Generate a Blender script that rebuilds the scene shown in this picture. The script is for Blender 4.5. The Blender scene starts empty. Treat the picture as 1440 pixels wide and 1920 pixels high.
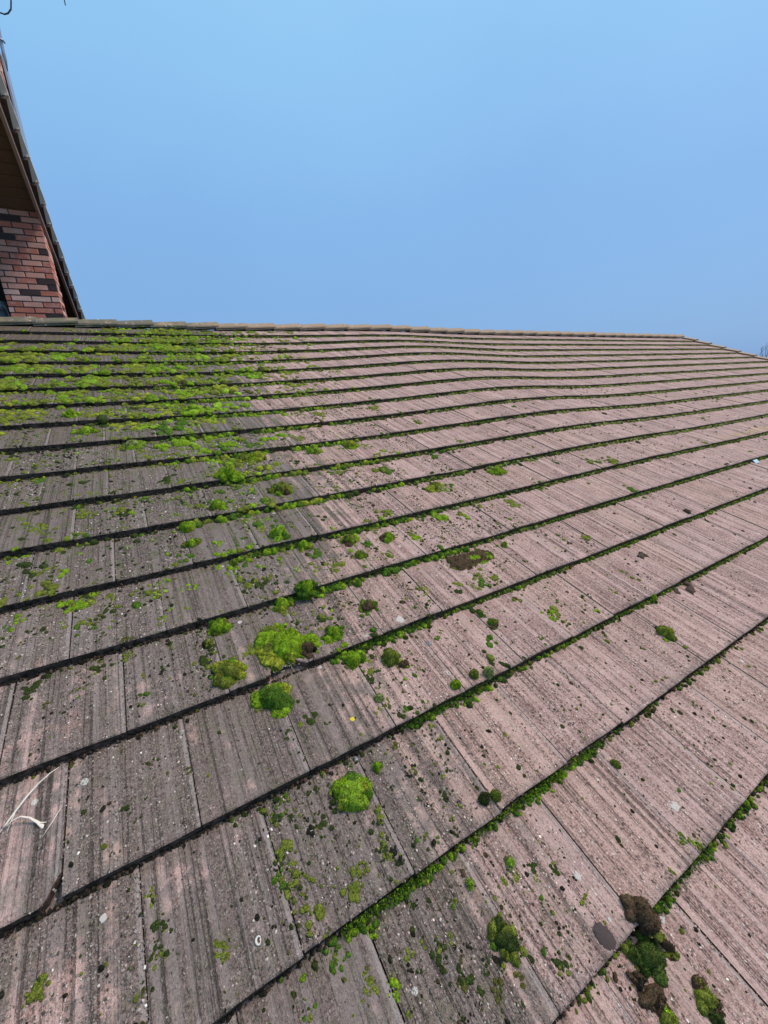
import bpy, math, random
import numpy as np
from mathutils import Vector, Matrix

# ------------------------------------------------------------------ frame of the roof
W, EX = 0.30, 0.3474                 # tile width, exposed length up the slope
TH = math.radians(20.0)              # roof pitch
CT, ST = math.cos(TH), math.sin(TH)
O = np.array([0.0, 0.0, 3.0])        # roof point u=0, v=0
DU = np.array([1.0, 0, 0]); DV = np.array([0, CT, ST]); NN = np.array([0, -ST, CT])
TT = 0.035                           # tile nose thickness
UMIN, UMAX, VMIN, VR = -12, 43, -3, 17.2
CAM = np.array([-0.0922531898, -0.6194280609, 1.1972869297]) + O
rng = np.random.default_rng(11)
random.seed(5)
sc = bpy.context.scene
C = sc.collection

# ------------------------------------------------------------------ camera
cd = bpy.data.cameras.new('camera'); cam = bpy.data.objects.new('camera', cd); C.objects.link(cam)
R_ = (0.8613462645, -0.5057930782, -0.0474971011); D_ = (-0.1891206693, -0.2324751838, -0.9540380817); F_ = (0.4715039608, 0.8307398215, -0.2958975566)
M = Matrix(((R_[0], -D_[0], -F_[0], CAM[0]), (R_[1], -D_[1], -F_[1], CAM[1]), (R_[2], -D_[2], -F_[2], CAM[2]), (0, 0, 0, 1)))
cam.matrix_world = M
cd.sensor_fit = 'HORIZONTAL'; cd.sensor_width = 36; cd.lens = 36 * 772.4 / 1440
cd.clip_start = 0.02; cd.clip_end = 3000
sc.camera = cam

# ------------------------------------------------------------------ world, sun, exposure
SUN_EL, SUN_AZ = math.radians(56), math.radians(108)     # azimuth clockwise from +Y
w = bpy.data.worlds.new('World'); sc.world = w; w.use_nodes = True
nt = w.node_tree; nt.nodes.clear()
out = nt.nodes.new('ShaderNodeOutputWorld'); bg = nt.nodes.new('ShaderNodeBackground')
sky = nt.nodes.new('ShaderNodeTexSky'); sky.sky_type = 'NISHITA'; sky.sun_disc = False
sky.sun_elevation = SUN_EL; sky.sun_rotation = SUN_AZ; sky.air_density = 1.2; sky.dust_density = 2.0
skm = nt.nodes.new('ShaderNodeVectorMath'); skm.operation = 'SCALE'; skm.inputs['Scale'].default_value = 0.07
nt.links.new(sky.outputs[0], skm.inputs[0])
tc = nt.nodes.new('ShaderNodeTexCoord'); sp = nt.nodes.new('ShaderNodeSeparateXYZ')
nt.links.new(tc.outputs['Generated'], sp.inputs[0])
rp = nt.nodes.new('ShaderNodeValToRGB'); cr = rp.color_ramp
cr.elements[0].position = 0.0; cr.elements[0].color = (0.0822, 0.1714, 0.3252, 1)
cr.elements[1].position = 1.0; cr.elements[1].color = (0.62, 0.66, 0.70, 1)
for p, c in ((0.30, (0.1006, 0.2063, 0.3715, 1)), (0.66, (0.1488, 0.2983, 0.4411, 1)), (0.80, (0.33, 0.48, 0.60, 1))):
    el = cr.elements.new(p); el.color = c
hz_ = nt.nodes.new('ShaderNodeTexNoise'); hz_.inputs['Scale'].default_value = 2.2; hz_.inputs['Detail'].default_value = 3   # faint uneven haze
nt.links.new(tc.outputs['Generated'], hz_.inputs['Vector'])
ha = nt.nodes.new('ShaderNodeMath'); ha.operation = 'MULTIPLY_ADD'; ha.inputs[1].default_value = 0.22; nt.links.new(hz_.outputs[0], ha.inputs[0])
hb = nt.nodes.new('ShaderNodeMath'); hb.operation = 'SUBTRACT'; hb.inputs[1].default_value = 0.11; nt.links.new(sp.outputs['Z'], hb.inputs[0])
nt.links.new(hb.outputs[0], ha.inputs[2]); nt.links.new(ha.outputs[0], rp.inputs[0])
mx = nt.nodes.new('ShaderNodeMix'); mx.data_type = 'RGBA'; mx.inputs[0].default_value = 0.12
nt.links.new(rp.outputs[0], mx.inputs[6]); nt.links.new(skm.outputs[0], mx.inputs[7])
nt.links.new(mx.outputs[2], bg.inputs[0]); bg.inputs[1].default_value = 1.0
nt.links.new(bg.outputs[0], out.inputs[0])
sd = bpy.data.lights.new('sun', 'SUN'); sd.energy = 1.5; sd.angle = math.radians(16); sd.color = (1.0, 0.83, 0.70)
sun = bpy.data.objects.new('sun', sd); C.objects.link(sun)
sdir = Vector((math.sin(SUN_AZ) * math.cos(SUN_EL), math.cos(SUN_AZ) * math.cos(SUN_EL), math.sin(SUN_EL)))
sun.rotation_euler = sdir.to_track_quat('Z', 'Y').to_euler()
vs = sc.view_settings; vs.view_transform = 'Standard'; vs.look = 'None'; vs.gamma = 1; vs.exposure = 1.17

# ------------------------------------------------------------------ helpers
def tag(o, label=None, cat=None, group=None, kind=None):
    if label: o['label'] = label
    if cat: o['category'] = cat
    if group: o['group'] = group
    if kind: o['kind'] = kind
    return o
def empty(name, loc=(0, 0, 0), **k):
    o = bpy.data.objects.new(name, None); o.location = loc; o.empty_display_size = .1; C.objects.link(o); return tag(o, **k)
def link(name, me, parent=None, mw=None):
    o = bpy.data.objects.new(name, me); C.objects.link(o)
    if parent is not None: o.parent = parent
    if mw is not None:
        if parent is not None: mw = PW[parent.name].inverted() @ mw
        o.matrix_basis = mw
    return o
PW = {}                                   # world matrices of parents
def reg(o, mw=None):
    PW[o.name] = mw if mw is not None else Matrix.Translation(o.location); return o
def mesh(name, V, F, mats, smooth=False, mi=None, col=None):
    """V Nx3 array, F list of tuples or array Mx3/Mx4"""
    me = bpy.data.meshes.new(name)
    if isinstance(F, np.ndarray):
        V = np.asarray(V, np.float32); k = F.shape[1]
        me.vertices.add(len(V)); me.vertices.foreach_set('co', V.ravel())
        me.loops.add(F.size); me.loops.foreach_set('vertex_index', F.astype(np.int32).ravel())
        me.polygons.add(len(F)); me.polygons.foreach_set('loop_start', np.arange(0, F.size, k, dtype=np.int32))
        me.polygons.foreach_set('loop_total', np.full(len(F), k, np.int32)); me.update(calc_edges=True)
    else:
        me.from_pydata([tuple(map(float, p)) for p in V], [], F); me.update()
    for m in mats: me.materials.append(m)
    if mi is not None: me.polygons.foreach_set('material_index', np.asarray(mi, np.int32))
    if smooth: me.polygons.foreach_set('use_smooth', np.ones(len(me.polygons), bool))
    if col is not None:
        a = me.color_attributes.new('tone', 'FLOAT_COLOR', 'POINT')
        c4 = np.ones((len(V), 4), np.float32); c4[:, :3] = col; a.data.foreach_set('color', c4.ravel())
    return me
BOXF = [(0, 3, 2, 1), (4, 5, 6, 7), (0, 1, 5, 4), (1, 2, 6, 5), (2, 3, 7, 6), (3, 0, 4, 7)]
def boxv(x0, x1, y0, y1, z0, z1):
    return [(x0, y0, z0), (x1, y0, z0), (x1, y1, z0), (x0, y1, z0), (x0, y0, z1), (x1, y0, z1), (x1, y1, z1), (x0, y1, z1)]
def tube(pts, rad, ns=7, flat=1.0):
    pts = [Vector(p) for p in pts]; n = len(pts); V = []; F = []
    rad = [rad] * n if not hasattr(rad, '__len__') else rad
    ref = Vector((0.31, 0.2, 0.93))
    for i, p in enumerate(pts):
        t = (pts[min(i + 1, n - 1)] - pts[max(i - 1, 0)]).normalized()
        a = t.cross(ref).normalized(); b = t.cross(a)
        for k in range(ns):
            an = 2 * math.pi * k / ns
            V.append(p + a * math.cos(an) * rad[i] + b * math.sin(an) * rad[i] * flat)
    for i in range(n - 1):
        for k in range(ns):
            F.append((i * ns + k, i * ns + (k + 1) % ns, (i + 1) * ns + (k + 1) % ns, (i + 1) * ns + k))
    F.append(tuple(range(ns))[::-1]); F.append(tuple(range((n - 1) * ns, n * ns)))
    return V, F

def sst(a, b, x):
    t = np.clip((x - a) / (b - a), 0, 1); return t * t * (3 - 2 * t)
def sag(u, v):
    """the old roof's gentle dips and humps, metres off the plane"""
    s = sst(1, 10, v) * (1 - .55 * sst(13, 17, v))
    return s * (-0.030 * np.exp(-((u - 2.6) / 4.3) ** 2) + 0.046 * np.exp(-((u - 11.6) / 3.6) ** 2) - 0.016 * sst(13, 19, u))
def rp3(u, v, h=0.0):
    u = np.asarray(u, float); v = np.asarray(v, float)
    return O + np.multiply.outer(u * W, DU) + np.multiply.outer(v * EX, DV) + np.multiply.outer(sag(u, v) + h, NN)
def surf(u, v):
    """point on the upper face of the tiles"""
    return rp3(u, v, 0) - np.multiply.outer(TT * (v - np.floor(v)), NN)
def frame(p, rot=0.0, tilt=0.0):
    c, s = math.cos(rot), math.sin(rot)
    ax = DU * c + DV * s; ay = -DU * s + DV * c
    return Matrix(((ax[0], ay[0], NN[0], p[0]), (ax[1], ay[1], NN[1], p[1]), (ax[2], ay[2], NN[2], p[2]), (0, 0, 0, 1)))

# ------------------------------------------------------------------ node helper
class G:
    def __init__(s, name):
        s.m = bpy.data.materials.new(name); s.m.use_nodes = True; s.t = s.m.node_tree; s.t.nodes.clear()
        s.o = s.n('ShaderNodeOutputMaterial'); s.b = s.n('ShaderNodeBsdfPrincipled'); s.l(s.b.outputs[0], s.o.inputs[0])
    def n(s, ty): return s.t.nodes.new(ty)
    def l(s, a, b): s.t.links.new(a, b)
    def set(s, sock, v):
        if isinstance(v, bpy.types.NodeSocket): s.l(v, sock)
        elif hasattr(v, '__len__') and len(v) == 3 and sock.type == 'RGBA': sock.default_value = (*v, 1)
        else: sock.default_value = v
    def math(s, op, a, b=0.0, c=0.0, clamp=False):
        n = s.n('ShaderNodeMath'); n.operation = op; n.use_clamp = clamp
        for i, v in enumerate((a, b, c)): s.set(n.inputs[i], v)
        return n.outputs[0]
    def add(s, a, b): return s.math('ADD', a, b)
    def mul(s, a, b): return s.math('MULTIPLY', a, b)
    def sub(s, a, b): return s.math('SUBTRACT', a, b)
    def step(s, x, a, b):
        n = s.n('ShaderNodeMapRange'); n.interpolation_type = 'SMOOTHSTEP'
        s.set(n.inputs[0], x); s.set(n.inputs[1], a); s.set(n.inputs[2], b); return n.outputs[0]
    def vec(s, x, y, z=0.0):
        n = s.n('ShaderNodeCombineXYZ'); s.set(n.inputs[0], x); s.set(n.inputs[1], y); s.set(n.inputs[2], z); return n.outputs[0]
    def noise(s, v, scale, detail=2.0, rough=.5):
        n = s.n('ShaderNodeTexNoise'); s.set(n.inputs['Vector'], v); n.inputs['Scale'].default_value = scale
        n.inputs['Detail'].default_value = detail; n.inputs['Roughness'].default_value = rough; return n.outputs[0]
    def vor(s, v, scale, feat='F1'):
        n = s.n('ShaderNodeTexVoronoi'); n.feature = feat; s.set(n.inputs['Vector'], v); n.inputs['Scale'].default_value = scale
        return n.outputs['Distance'], n.outputs['Color']
    def sep(s, c):
        n = s.n('ShaderNodeSeparateColor'); s.l(c, n.inputs[0]); return n.outputs
    def mix(s, f, a, b, mode='MIX'):
        n = s.n('ShaderNodeMix'); n.data_type = 'RGBA'; n.blend_type = mode
        s.set(n.inputs[0], f); s.set(n.inputs[6], a); s.set(n.inputs[7], b); return n.outputs[2]
    def ramp(s, f, stops, mode='LINEAR'):
        n = s.n('ShaderNodeValToRGB'); n.color_ramp.interpolation = mode; e = n.color_ramp.elements
        while len(e) < len(stops): e.new(.5)
        for i, (p, c) in enumerate(stops): e[i].position = p; e[i].color = (*c, 1)
        s.set(n.inputs[0], f); return n.outputs[0]
    def pos(s): return s.n('ShaderNodeNewGeometry').outputs['Position']
    def obj(s): return s.n('ShaderNodeTexCoord').outputs['Object']
    def rnd(s): return s.n('ShaderNodeObjectInfo').outputs['Random']
    def fin(s, col, rough=.85, bump=None, dist=.003, strength=.8, spec=.3, metal=0.0):
        s.set(s.b.inputs['Base Color'], col); s.set(s.b.inputs['Roughness'], rough)
        s.b.inputs['Specular IOR Level'].default_value = spec; s.b.inputs['Metallic'].default_value = metal
        if bump is not None:
            n = s.n('ShaderNodeBump'); n.inputs['Strength'].default_value = strength; n.inputs['Distance'].default_value = dist
            s.l(bump, n.inputs['Height']); s.l(n.outputs[0], s.b.inputs['Normal'])
        return s.m

def roof_uv(g):
    n = g.n('ShaderNodeSeparateXYZ'); g.l(g.pos(), n.inputs[0]); x, y, z = n.outputs
    u = g.math('DIVIDE', x, W)
    v = g.math('DIVIDE', g.add(g.mul(y, CT), g.mul(g.sub(z, float(O[2])), ST)), EX)
    return u, v

def tile_material():
    g = G('concrete_tile'); u, v = roof_uv(g)
    row = g.math('FLOOR', g.add(v, .02)); par = g.math('FLOORED_MODULO', row, 2.0)
    up = g.add(u, g.mul(par, .5)); col = g.math('FLOOR', up); fx = g.sub(up, col); fy = g.sub(v, row)
    wn = g.n('ShaderNodeTexWhiteNoise'); wn.noise_dimensions = '2D'; g.l(g.vec(col, row), wn.inputs['Vector'])
    r1, r2, r3 = g.sep(wn.outputs['Color'])[:3]
    cx = g.add(g.mul(up, W), g.mul(r1, 37.0)); cy = g.add(g.mul(v, EX), g.mul(r2, 19.0))
    P = g.vec(cx, cy)
    PW_ = g.vec(g.mul(u, W), g.mul(v, EX))
    mid = g.noise(P, 70, 3, .6)
    band = g.noise(g.vec(cx, g.mul(cy, .014)), 36, 2, .55)
    rough = g.step(g.add(band, g.mul(g.sub(mid, .5), .10)), .42, .54)
    patch = g.noise(P, 9, 3, .55)
    fine = g.noise(g.vec(cx, g.mul(cy, .8)), 95, 4, .95)
    ln = g.add(g.noise(g.vec(cx, g.mul(cy, .010)), 165, 1.5, .5), g.mul(g.sub(fine, .5), .28))
    ln2 = g.add(g.noise(g.vec(cx, g.mul(cy, .012), 4.0), 62, 1, .5), g.mul(g.sub(fine, .5), .30))
    grv = g.math('MAXIMUM', g.step(ln, .41, .35), g.mul(g.step(ln2, .35, .31), .9))
    # body colour of the concrete
    c = g.mix(g.step(patch, .30, .70), (.290, .176, .155), (.475, .315, .280))
    c = g.mix(g.mul(g.sub(1.0, rough), .50), c, (.46, .325, .292))
    c = g.mix(g.mul(g.step(r3, .5, 1.0), .22), c, (.42, .275, .20))
    c = g.mix(g.mul(g.step(r1, .55, 1.0), .16), c, (.24, .185, .17))
    rk = g.add(g.mul(rough, .66), .30)
    c = g.mix(g.mul(g.step(fine, .49, .40), g.mul(rk, .80)), c, (.100, .070, .062))
    c = g.mix(g.mul(g.step(fine, .54, .64), g.mul(rk, .55)), c, (.64, .49, .43))
    # aggregate showing in the rough bands
    d1, k1 = g.vor(g.vec(cx, g.mul(cy, .62)), 140); s1 = g.sep(k1)
    chip = g.mul(g.mul(g.step(d1, .40, .28), g.step(s1[0], .45, .55)), rk)
    chipc = g.ramp(s1[1], [(0, (.22, .14, .12)), (.35, (.50, .35, .30)), (.75, (.68, .56, .48)), (1, (.88, .83, .77))])
    d2, k2 = g.vor(g.vec(cx, g.mul(cy, .8), 3.3), 100); s2 = g.sep(k2)
    pit = g.mul(g.mul(g.step(d2, .40, .22), g.step(s2[0], .55, .62)), rk)
    c = g.mix(g.mul(chip, .85), c, chipc)
    c = g.mix(g.mul(pit, .9), c, (.040, .032, .028))
    grv = g.mul(grv, g.add(g.mul(rough, .75), .25))
    c = g.mix(g.mul(rough, .22), c, (.18, .108, .092))
    c = g.mix(g.mul(grv, .62), c, (.065, .047, .042))
    # algae and grime
    al2 = g.noise(PW_, 5.5, 3, .6)
    un = g.add(u, g.add(g.mul(g.sub(al2, .5), 5.0), g.mul(g.sub(g.noise(g.vec(cx, g.mul(cy, .05), 3.0), 20, 1, .5), .5), 3.5)))
    near_trail = g.math('EXPONENT', g.mul(g.math('POWER', g.math('ABSOLUTE', g.math('DIVIDE', g.sub(un, .7), 2.1)), 2.0), -1.0))
    left = g.mul(g.step(un, 6.0, 0.0), g.step(v, 2.2, 5.5))
    lowleft = g.step(u, 2.5, -1.0)
    far = g.mul(g.step(v, 8.0, 12.0), .12)
    a0 = g.add(g.add(g.add(g.mul(near_trail, .38), g.mul(left, .42)), far), g.add(g.mul(lowleft, .37), .115))
    a0 = g.add(a0, g.mul(g.sub(r2, .5), .10))
    al = g.noise(P, 17, 5, .68)
    an = g.add(g.add(g.mul(al, .44), g.mul(al2, .34)), g.add(g.mul(g.step(band, .36, .60), .05), .09))
    an = g.add(an, g.mul(g.sub(g.noise(g.vec(cx, g.mul(cy, .02), 9.0), 22, 1, .5), .5), .10))
    A = g.step(an, g.sub(.70, g.mul(a0, .52)), g.sub(.84, g.mul(a0, .52)))
    edge = g.mul(g.step(g.add(fy, g.mul(g.sub(mid, .5), .12)), .10, .0), g.step(al2, .38, .55))
    A = g.math('MAXIMUM', g.mul(A, .80), g.mul(edge, .55))
    algc = g.mix(g.step(g.noise(P, 55, 4, .7), .3, .7), (.046, .039, .034), (.175, .142, .128))
    algc = g.mix(g.mul(g.sub(1.0, rough), .40), algc, (.20, .178, .170))
    algc = g.mix(g.mul(g.step(fine, .53, .64), .5), algc, (.30, .275, .255))
    algc = g.mix(g.mul(chip, .45), algc, (.36, .32, .28))
    algc = g.mix(g.mul(g.math('MAXIMUM', left, g.mul(near_trail, .75)), .62), algc, g.mix(g.step(fine, .38, .62), (.020, .018, .014), (.100, .088, .075)))
    c = g.mix(A, c, algc)
    c = g.mix(g.mul(g.mul(grv, A), .55), c, (.035, .029, .025))
    sp = g.noise(g.vec(cx, g.mul(cy, .85), 5.0), 215, 2, .8)
    lo = g.mix(1.0, c, (.42, .40, .39), 'MULTIPLY'); hi = g.mix(1.0, c, (1.75, 1.70, 1.66), 'MULTIPLY')
    c = g.mix(g.mul(g.step(sp, .47, .36), g.add(g.mul(rough, .55), .35)), c, lo)
    c = g.mix(g.mul(g.step(sp, .55, .68), g.add(g.mul(rough, .50), .25)), c, hi)
    # thin green film
    gf = g.noise(PW_, 16, 4, .65)
    gfm = g.mul(g.mul(g.step(gf, .44, .66), g.add(g.mul(g.step(fine, .40, .60), .8), .2)), g.add(g.add(g.mul(left, .62), g.mul(lowleft, .10)), g.mul(near_trail, .28)))
    c = g.mix(gfm, c, g.mix(mid, (.050, .056, .020), (.115, .135, .040)))
    # brown sheltered tiles under the overhanging roof
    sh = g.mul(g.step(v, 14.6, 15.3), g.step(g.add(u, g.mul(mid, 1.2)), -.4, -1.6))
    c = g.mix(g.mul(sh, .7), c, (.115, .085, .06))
    # smooth lip beside the joint
    lip = g.mul(g.step(fx, .950, .962), g.step(fx, .995, .985))
    c = g.mix(g.mul(lip, .45), c, (.33, .285, .27))
    # orange stain far up on the right, lichen specks
    st = g.mul(g.mul(g.step(g.math('ABSOLUTE', g.sub(v, 4.15)), .25, .02), g.step(g.math('ABSOLUTE', g.sub(u, 20.5)), 5.0, 1.0)), g.step(al2, .42, .6))
    c = g.mix(g.mul(st, .6), c, (.42, .30, .08))
    d3, k3 = g.vor(g.vec(cx, cy, 7.7), 15); s3 = g.sep(k3)
    sz = g.mul(g.math('POWER', s3[1], 4.0), .16)
    li = g.mul(g.step(g.add(d3, g.mul(g.sub(fine, .5), .1)), g.add(sz, .02), sz), g.step(s3[0], .70, .74))
    c = g.mix(g.mul(li, .75), c, (.55, .54, .50))
    hgt = g.add(g.add(g.mul(grv, -.9), g.mul(chip, .9)), g.add(g.mul(pit, -.5), g.add(g.add(g.mul(fine, .6), g.mul(sp, .9)), g.mul(rough, .40))))
    ro = g.sub(.90, g.mul(g.mul(A, g.sub(1.0, rough)), g.add(.25, g.mul(g.math('MAXIMUM', left, near_trail), .28))))
    return g.fin(c, ro, hgt, .0042, 1.0, .35)

def nose_material():
    g = G('grimy_tile_nose'); u, v = roof_uv(g)
    P = g.vec(g.mul(u, W), g.mul(v, EX))
    p = g.pos(); a = g.noise(p, 45, 4, .65); b = g.noise(p, 160, 3, .6)
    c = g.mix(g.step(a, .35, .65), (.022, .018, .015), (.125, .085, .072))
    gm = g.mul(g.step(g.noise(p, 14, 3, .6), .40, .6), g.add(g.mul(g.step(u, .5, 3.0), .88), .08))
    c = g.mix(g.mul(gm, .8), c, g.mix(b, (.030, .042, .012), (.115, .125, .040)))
    return g.fin(c, .95, g.add(a, b), .006, 1.0, .15)

def plain(name, c1, c2, scale=20, rough=.8, bump=.002, metal=0.0, spec=.3, space='obj'):
    g = G(name); p = g.obj() if space == 'obj' else g.pos()
    a = g.noise(p, scale, 4, .6); b = g.noise(p, scale * 6, 3, .6)
    c = g.mix(g.add(g.mul(a, .65), g.mul(b, .35)), c1, c2)
    return g.fin(c, rough, g.add(a, g.mul(b, .5)), bump, .7, spec, metal)

def moss_material():
    g = G('moss'); at = g.n('ShaderNodeAttribute'); at.attribute_name = 'tone'
    p = g.pos(); a = g.noise(p, 45, 3, .6); b = g.noise(p, 260, 3, .7)
    c = g.mix(g.mul(g.step(a, .35, .70), .5), at.outputs['Color'], (.55, .60, .6), 'MULTIPLY')
    c = g.mix(g.step(b, .38, .62), g.mix(1.0, c, (.62, .64, .6), 'MULTIPLY'), g.mix(1.0, c, (1.5, 1.36, 1.3), 'MULTIPLY'))
    c = g.mix(g.mul(g.step(g.noise(p, 90, 3, .6), .57, .68), .65), c, (.080, .062, .022))
    return g.fin(c, .9, b, .006, 1.0, .12)

def brick_material():
    g = G('clinker_brick'); p = g.obj(); r = g.rnd()
    base = g.ramp(r, [(0, (.070, .048, .046)), (.11, (.58, .20, .135)), (.38, (.68, .33, .25)), (.62, (.72, .45, .38)), (.88, (.52, .165, .115))], 'CONSTANT')
    a = g.noise(g.n('ShaderNodeNewGeometry').outputs['Position'], 18, 4, .65); b = g.noise(g.pos(), 120, 3, .6)
    wh = g.mul(g.step(a, .45, .68), g.step(r, .15, .22))
    c = g.mix(g.mul(wh, .5), base, (.60, .44, .40))
    c = g.mix(g.mul(g.step(b, .62, .72), .5), c, (.10, .06, .06))
    return g.fin(c, .85, g.add(a, b), .004, .8, .25)

def grit_material():
    g = G('grit'); at = g.n('ShaderNodeAttribute'); at.attribute_name = 'tone'; return g.fin(at.outputs['Color'], .8, None, 0, 0, .3)
MGRIT = grit_material()
MT = tile_material(); MN = nose_material(); MM = moss_material(); MB = brick_material()
MFR = plain('fresh_break', (.085, .040, .032), (.20, .105, .085), 60, .95, .006)
MDECK = plain('dark_underlay', (.010, .010, .010), (.03, .028, .025), 12, .95)
MRIDGE_BASE = None
def ridge_material():
    g = G('ridge_concrete'); u, v = roof_uv(g); p = g.pos()
    a = g.noise(p, 9, 4, .6); b = g.noise(p, 70, 4, .65); r = g.rnd()
    c = g.mix(b, (.22, .155, .108), (.43, .31, .215))
    c = g.mix(g.mul(g.step(r, .3, 1.0), .4), c, (.36, .25, .16))
    lf = g.step(u, 5.5, 0.5)
    c = g.mix(g.mul(g.add(g.mul(lf, .75), .10), g.step(a, .30, .55)), c, (.12, .12, .105))
    c = g.mix(g.mul(g.mul(lf, .6), g.step(g.noise(p, 22, 4, .6), .50, .62)), c, (.13, .15, .03))
    d, k = g.vor(p, 40); s = g.sep(k)
    c = g.mix(g.mul(g.step(d, .32, .25), g.step(s[0], .88, .9)), c, (.55, .55, .52))
    return g.fin(c, .9, g.add(a, b), .005, .8, .2)
MR = ridge_material()
MMORT_SHADE = plain('dark_mortar_and_shade', (.07, .055, .052), (.13, .105, .10), 40, .95, .004)
MSOF = plain('brown_soffit_paint', (.15, .085, .062), (.21, .125, .095), 8, .7)
MBARGE = plain('dark_brown_paint', (.15, .075, .062), (.21, .11, .09), 10, .6)
MTRIM = plain('weathered_trim_paint', (.34, .23, .19), (.46, .33, .29), 25, .6)
MGALV = plain('galvanised_steel', (.32, .36, .42), (.46, .50, .56), 14, .42, .001, .55, .5)
MALU = plain('dull_aluminium', (.22, .25, .33), (.32, .35, .42), 20, .45, .001, .6)
MCAB = plain('dark_cable', (.03, .035, .06), (.05, .055, .09), 20, .5)
MCONC = plain('pale_concrete', (.30, .29, .27), (.42, .41, .38), 15, .9, .004)
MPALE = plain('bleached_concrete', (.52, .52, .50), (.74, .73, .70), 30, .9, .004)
MSTRAW = plain('bleached_straw', (.40, .35, .28), (.76, .71, .63), 45, .7)
MTWIG = plain('wet_twig', (.03, .02, .015), (.07, .05, .035), 60, .7)
MSTONE = plain('grey_pebble', (.10, .11, .13), (.24, .25, .28), 50, .35, .001)
MSHELL = plain('bleached_shell', (.40, .37, .32), (.70, .67, .61), 120, .6)
MPLAS = plain('pale_blue_plastic', (.35, .55, .60), (.62, .78, .82), 80, .35)
MBARK = plain('brown_debris', (.035, .024, .018), (.10, .07, .055), 70, .95, .006)
MLICH = plain('pale_lichen', (.30, .27, .25), (.54, .50, .46), 160, .95, .003)
MYEL = plain('yellow_lichen', (.50, .38, .02), (.62, .50, .05), 90, .95, .003)
MSTAIN = plain('dark_crust', (.028, .021, .020), (.085, .062, .058), 160, .9, .003)
MGROUND = plain('rough_grass', (.030, .045, .014), (.075, .085, .030), .6, .95, .02, space='pos')
MSIDE = plain('dark_siding', (.018, .013, .012), (.03, .022, .02), 8, .8)
MBRKW = plain('house_brick_wall', (.26, .13, .10), (.38, .20, .16), 6, .9)
MTRUNK = plain('grey_bark', (.06, .05, .048), (.13, .11, .10), 30, .9)

# ------------------------------------------------------------------ ground
g_ = link('ground', mesh('ground', [(-900, -900, 0), (900, -900, 0), (900, 900, 0), (-900, 900, 0)], [(0, 1, 2, 3)], [MGROUND])); tag(g_, kind='structure')

# ------------------------------------------------------------------ main house with its roof
house = reg(empty('tiled_house', (0, 0, 0), label='long low house under a mossy pink concrete tile roof', cat='house'))
# deck: a slab under the tiles, following the sag, front slope and back slope
us = np.linspace(UMIN, UMAX, 56); vsr = np.linspace(VMIN, VR, 22)
V = []; F = []
for v in vsr:
    for u in us: V.append(rp3(u, v, -.062))
n = len(us)
for j in range(len(vsr) - 1):
    for i in range(n - 1): a = j * n + i; F.append((a, a + 1, a + n + 1, a + n))
b0 = len(V); back = 18
for j in range(2):
    for u in us:
        p = rp3(u, VR, -.062).copy(); d = j * back * EX; p[1] += d * CT + .002; p[2] -= d * ST; V.append(p)
for i in range(n - 1): a = b0 + i; F.append((a, a + 1, a + n + 1, a + n))
roof = reg(link('roof', mesh('roof', V, F, [MDECK]), house)); PW['roof'] = Matrix.Identity(4)
YR = float(rp3(0, VR)[1]); ZR = float(rp3(0, VR)[2]); YE = float(rp3(0, VMIN)[1]); ZE = float(rp3(0, VMIN)[2])
YB = YR + back * EX * CT; ZB = ZR - back * EX * ST
XL, XRG = UMIN * W + .3, UMAX * W - .25
# walls under the roof: eaves walls and gable ends
def prism(name, x0, x1):
    yo, yi = YE + .35, YB - .35
    zo = ZE + .35 * math.tan(TH) - .12; zb = ZB + .35 * math.tan(TH) - .12; zr = ZR - .14
    pr = [(yo, 0), (yi, 0), (yi, zb), (YR, zr), (yo, zo)]
    V = [(x0, y, z) for y, z in pr] + [(x1, y, z) for y, z in pr]
    F = [(0, 1, 2, 3, 4), (9, 8, 7, 6, 5)] + [(i, i + 5, (i + 1) % 5 + 5, (i + 1) % 5) for i in range(5)]
    return mesh(name, V, F, [MBRKW])
link('wall', prism('wall', XL, XRG), house)
link('fascia_board', mesh('fascia_board', boxv(UMIN * W, UMAX * W, YE + .02, YE + .045, ZE - .24, ZE - .055), BOXF, [MBARGE]), house)

# ---- tile meshes
def tile_mesh(name, seed, cut=None, ncol=4, half=None, dm=2):
    r = np.random.default_rng(seed)
    x0, x1 = -W / 2 + .0015, W / 2 - .0015
    if half == 'L': x1 = -.0013
    if half == 'R': x0 = .0013
    L = .405
    xs = np.linspace(x0, x1, ncol + 1); V = []
    off = r.normal(0, .0011, ncol + 1)
    if cut: off = off + np.array([cut((x - x0) / (x1 - x0)) for x in xs])
    rows = [(.0, -TT - .001), (.0, -.0035), (.004, 0), (.17, None), (L, None)]
    for k, (y, z) in enumerate(rows):
        for i, x in enumerate(xs):
            yy = y + (off[i] if k < 3 else 0); zz = -TT * yy / EX if z is None or k == 2 else z
            if k == 1: zz = -TT * yy / EX - .0035
            if k == 0: zz = -TT + (r.normal(0, .0012))
            V.append((x, yy, zz + (r.normal(0, .0005) if k in (2, 3) else 0)))
    nb = len(V)
    for x in (xs[0], xs[-1]): V += [(x, L, -TT * L / EX - .022), ]
    F = []; mi = []; n = ncol + 1
    for k in range(4):
        for i in range(ncol):
            a = k * n + i; F.append((a, a + 1, a + n + 1, a + n))
            deep = cut is not None and k == 0 and (off[i] > .006 or off[i + 1] > .006)
            mi.append(dm if deep else (1 if k == 0 else 0))
    F.append((0, n, 2 * n, 3 * n, 4 * n, nb)); mi.append(1)
    F.append((n - 1, nb + 1, 5 * n - 1, 4 * n - 1, 3 * n - 1, 2 * n - 1)); mi.append(1)
    return mesh(name, V, F, [MT, MN, MFR], mi=mi)
TM = [tile_mesh('roof_tile_%d' % i, 100 + i) for i in range(10)]
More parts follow.
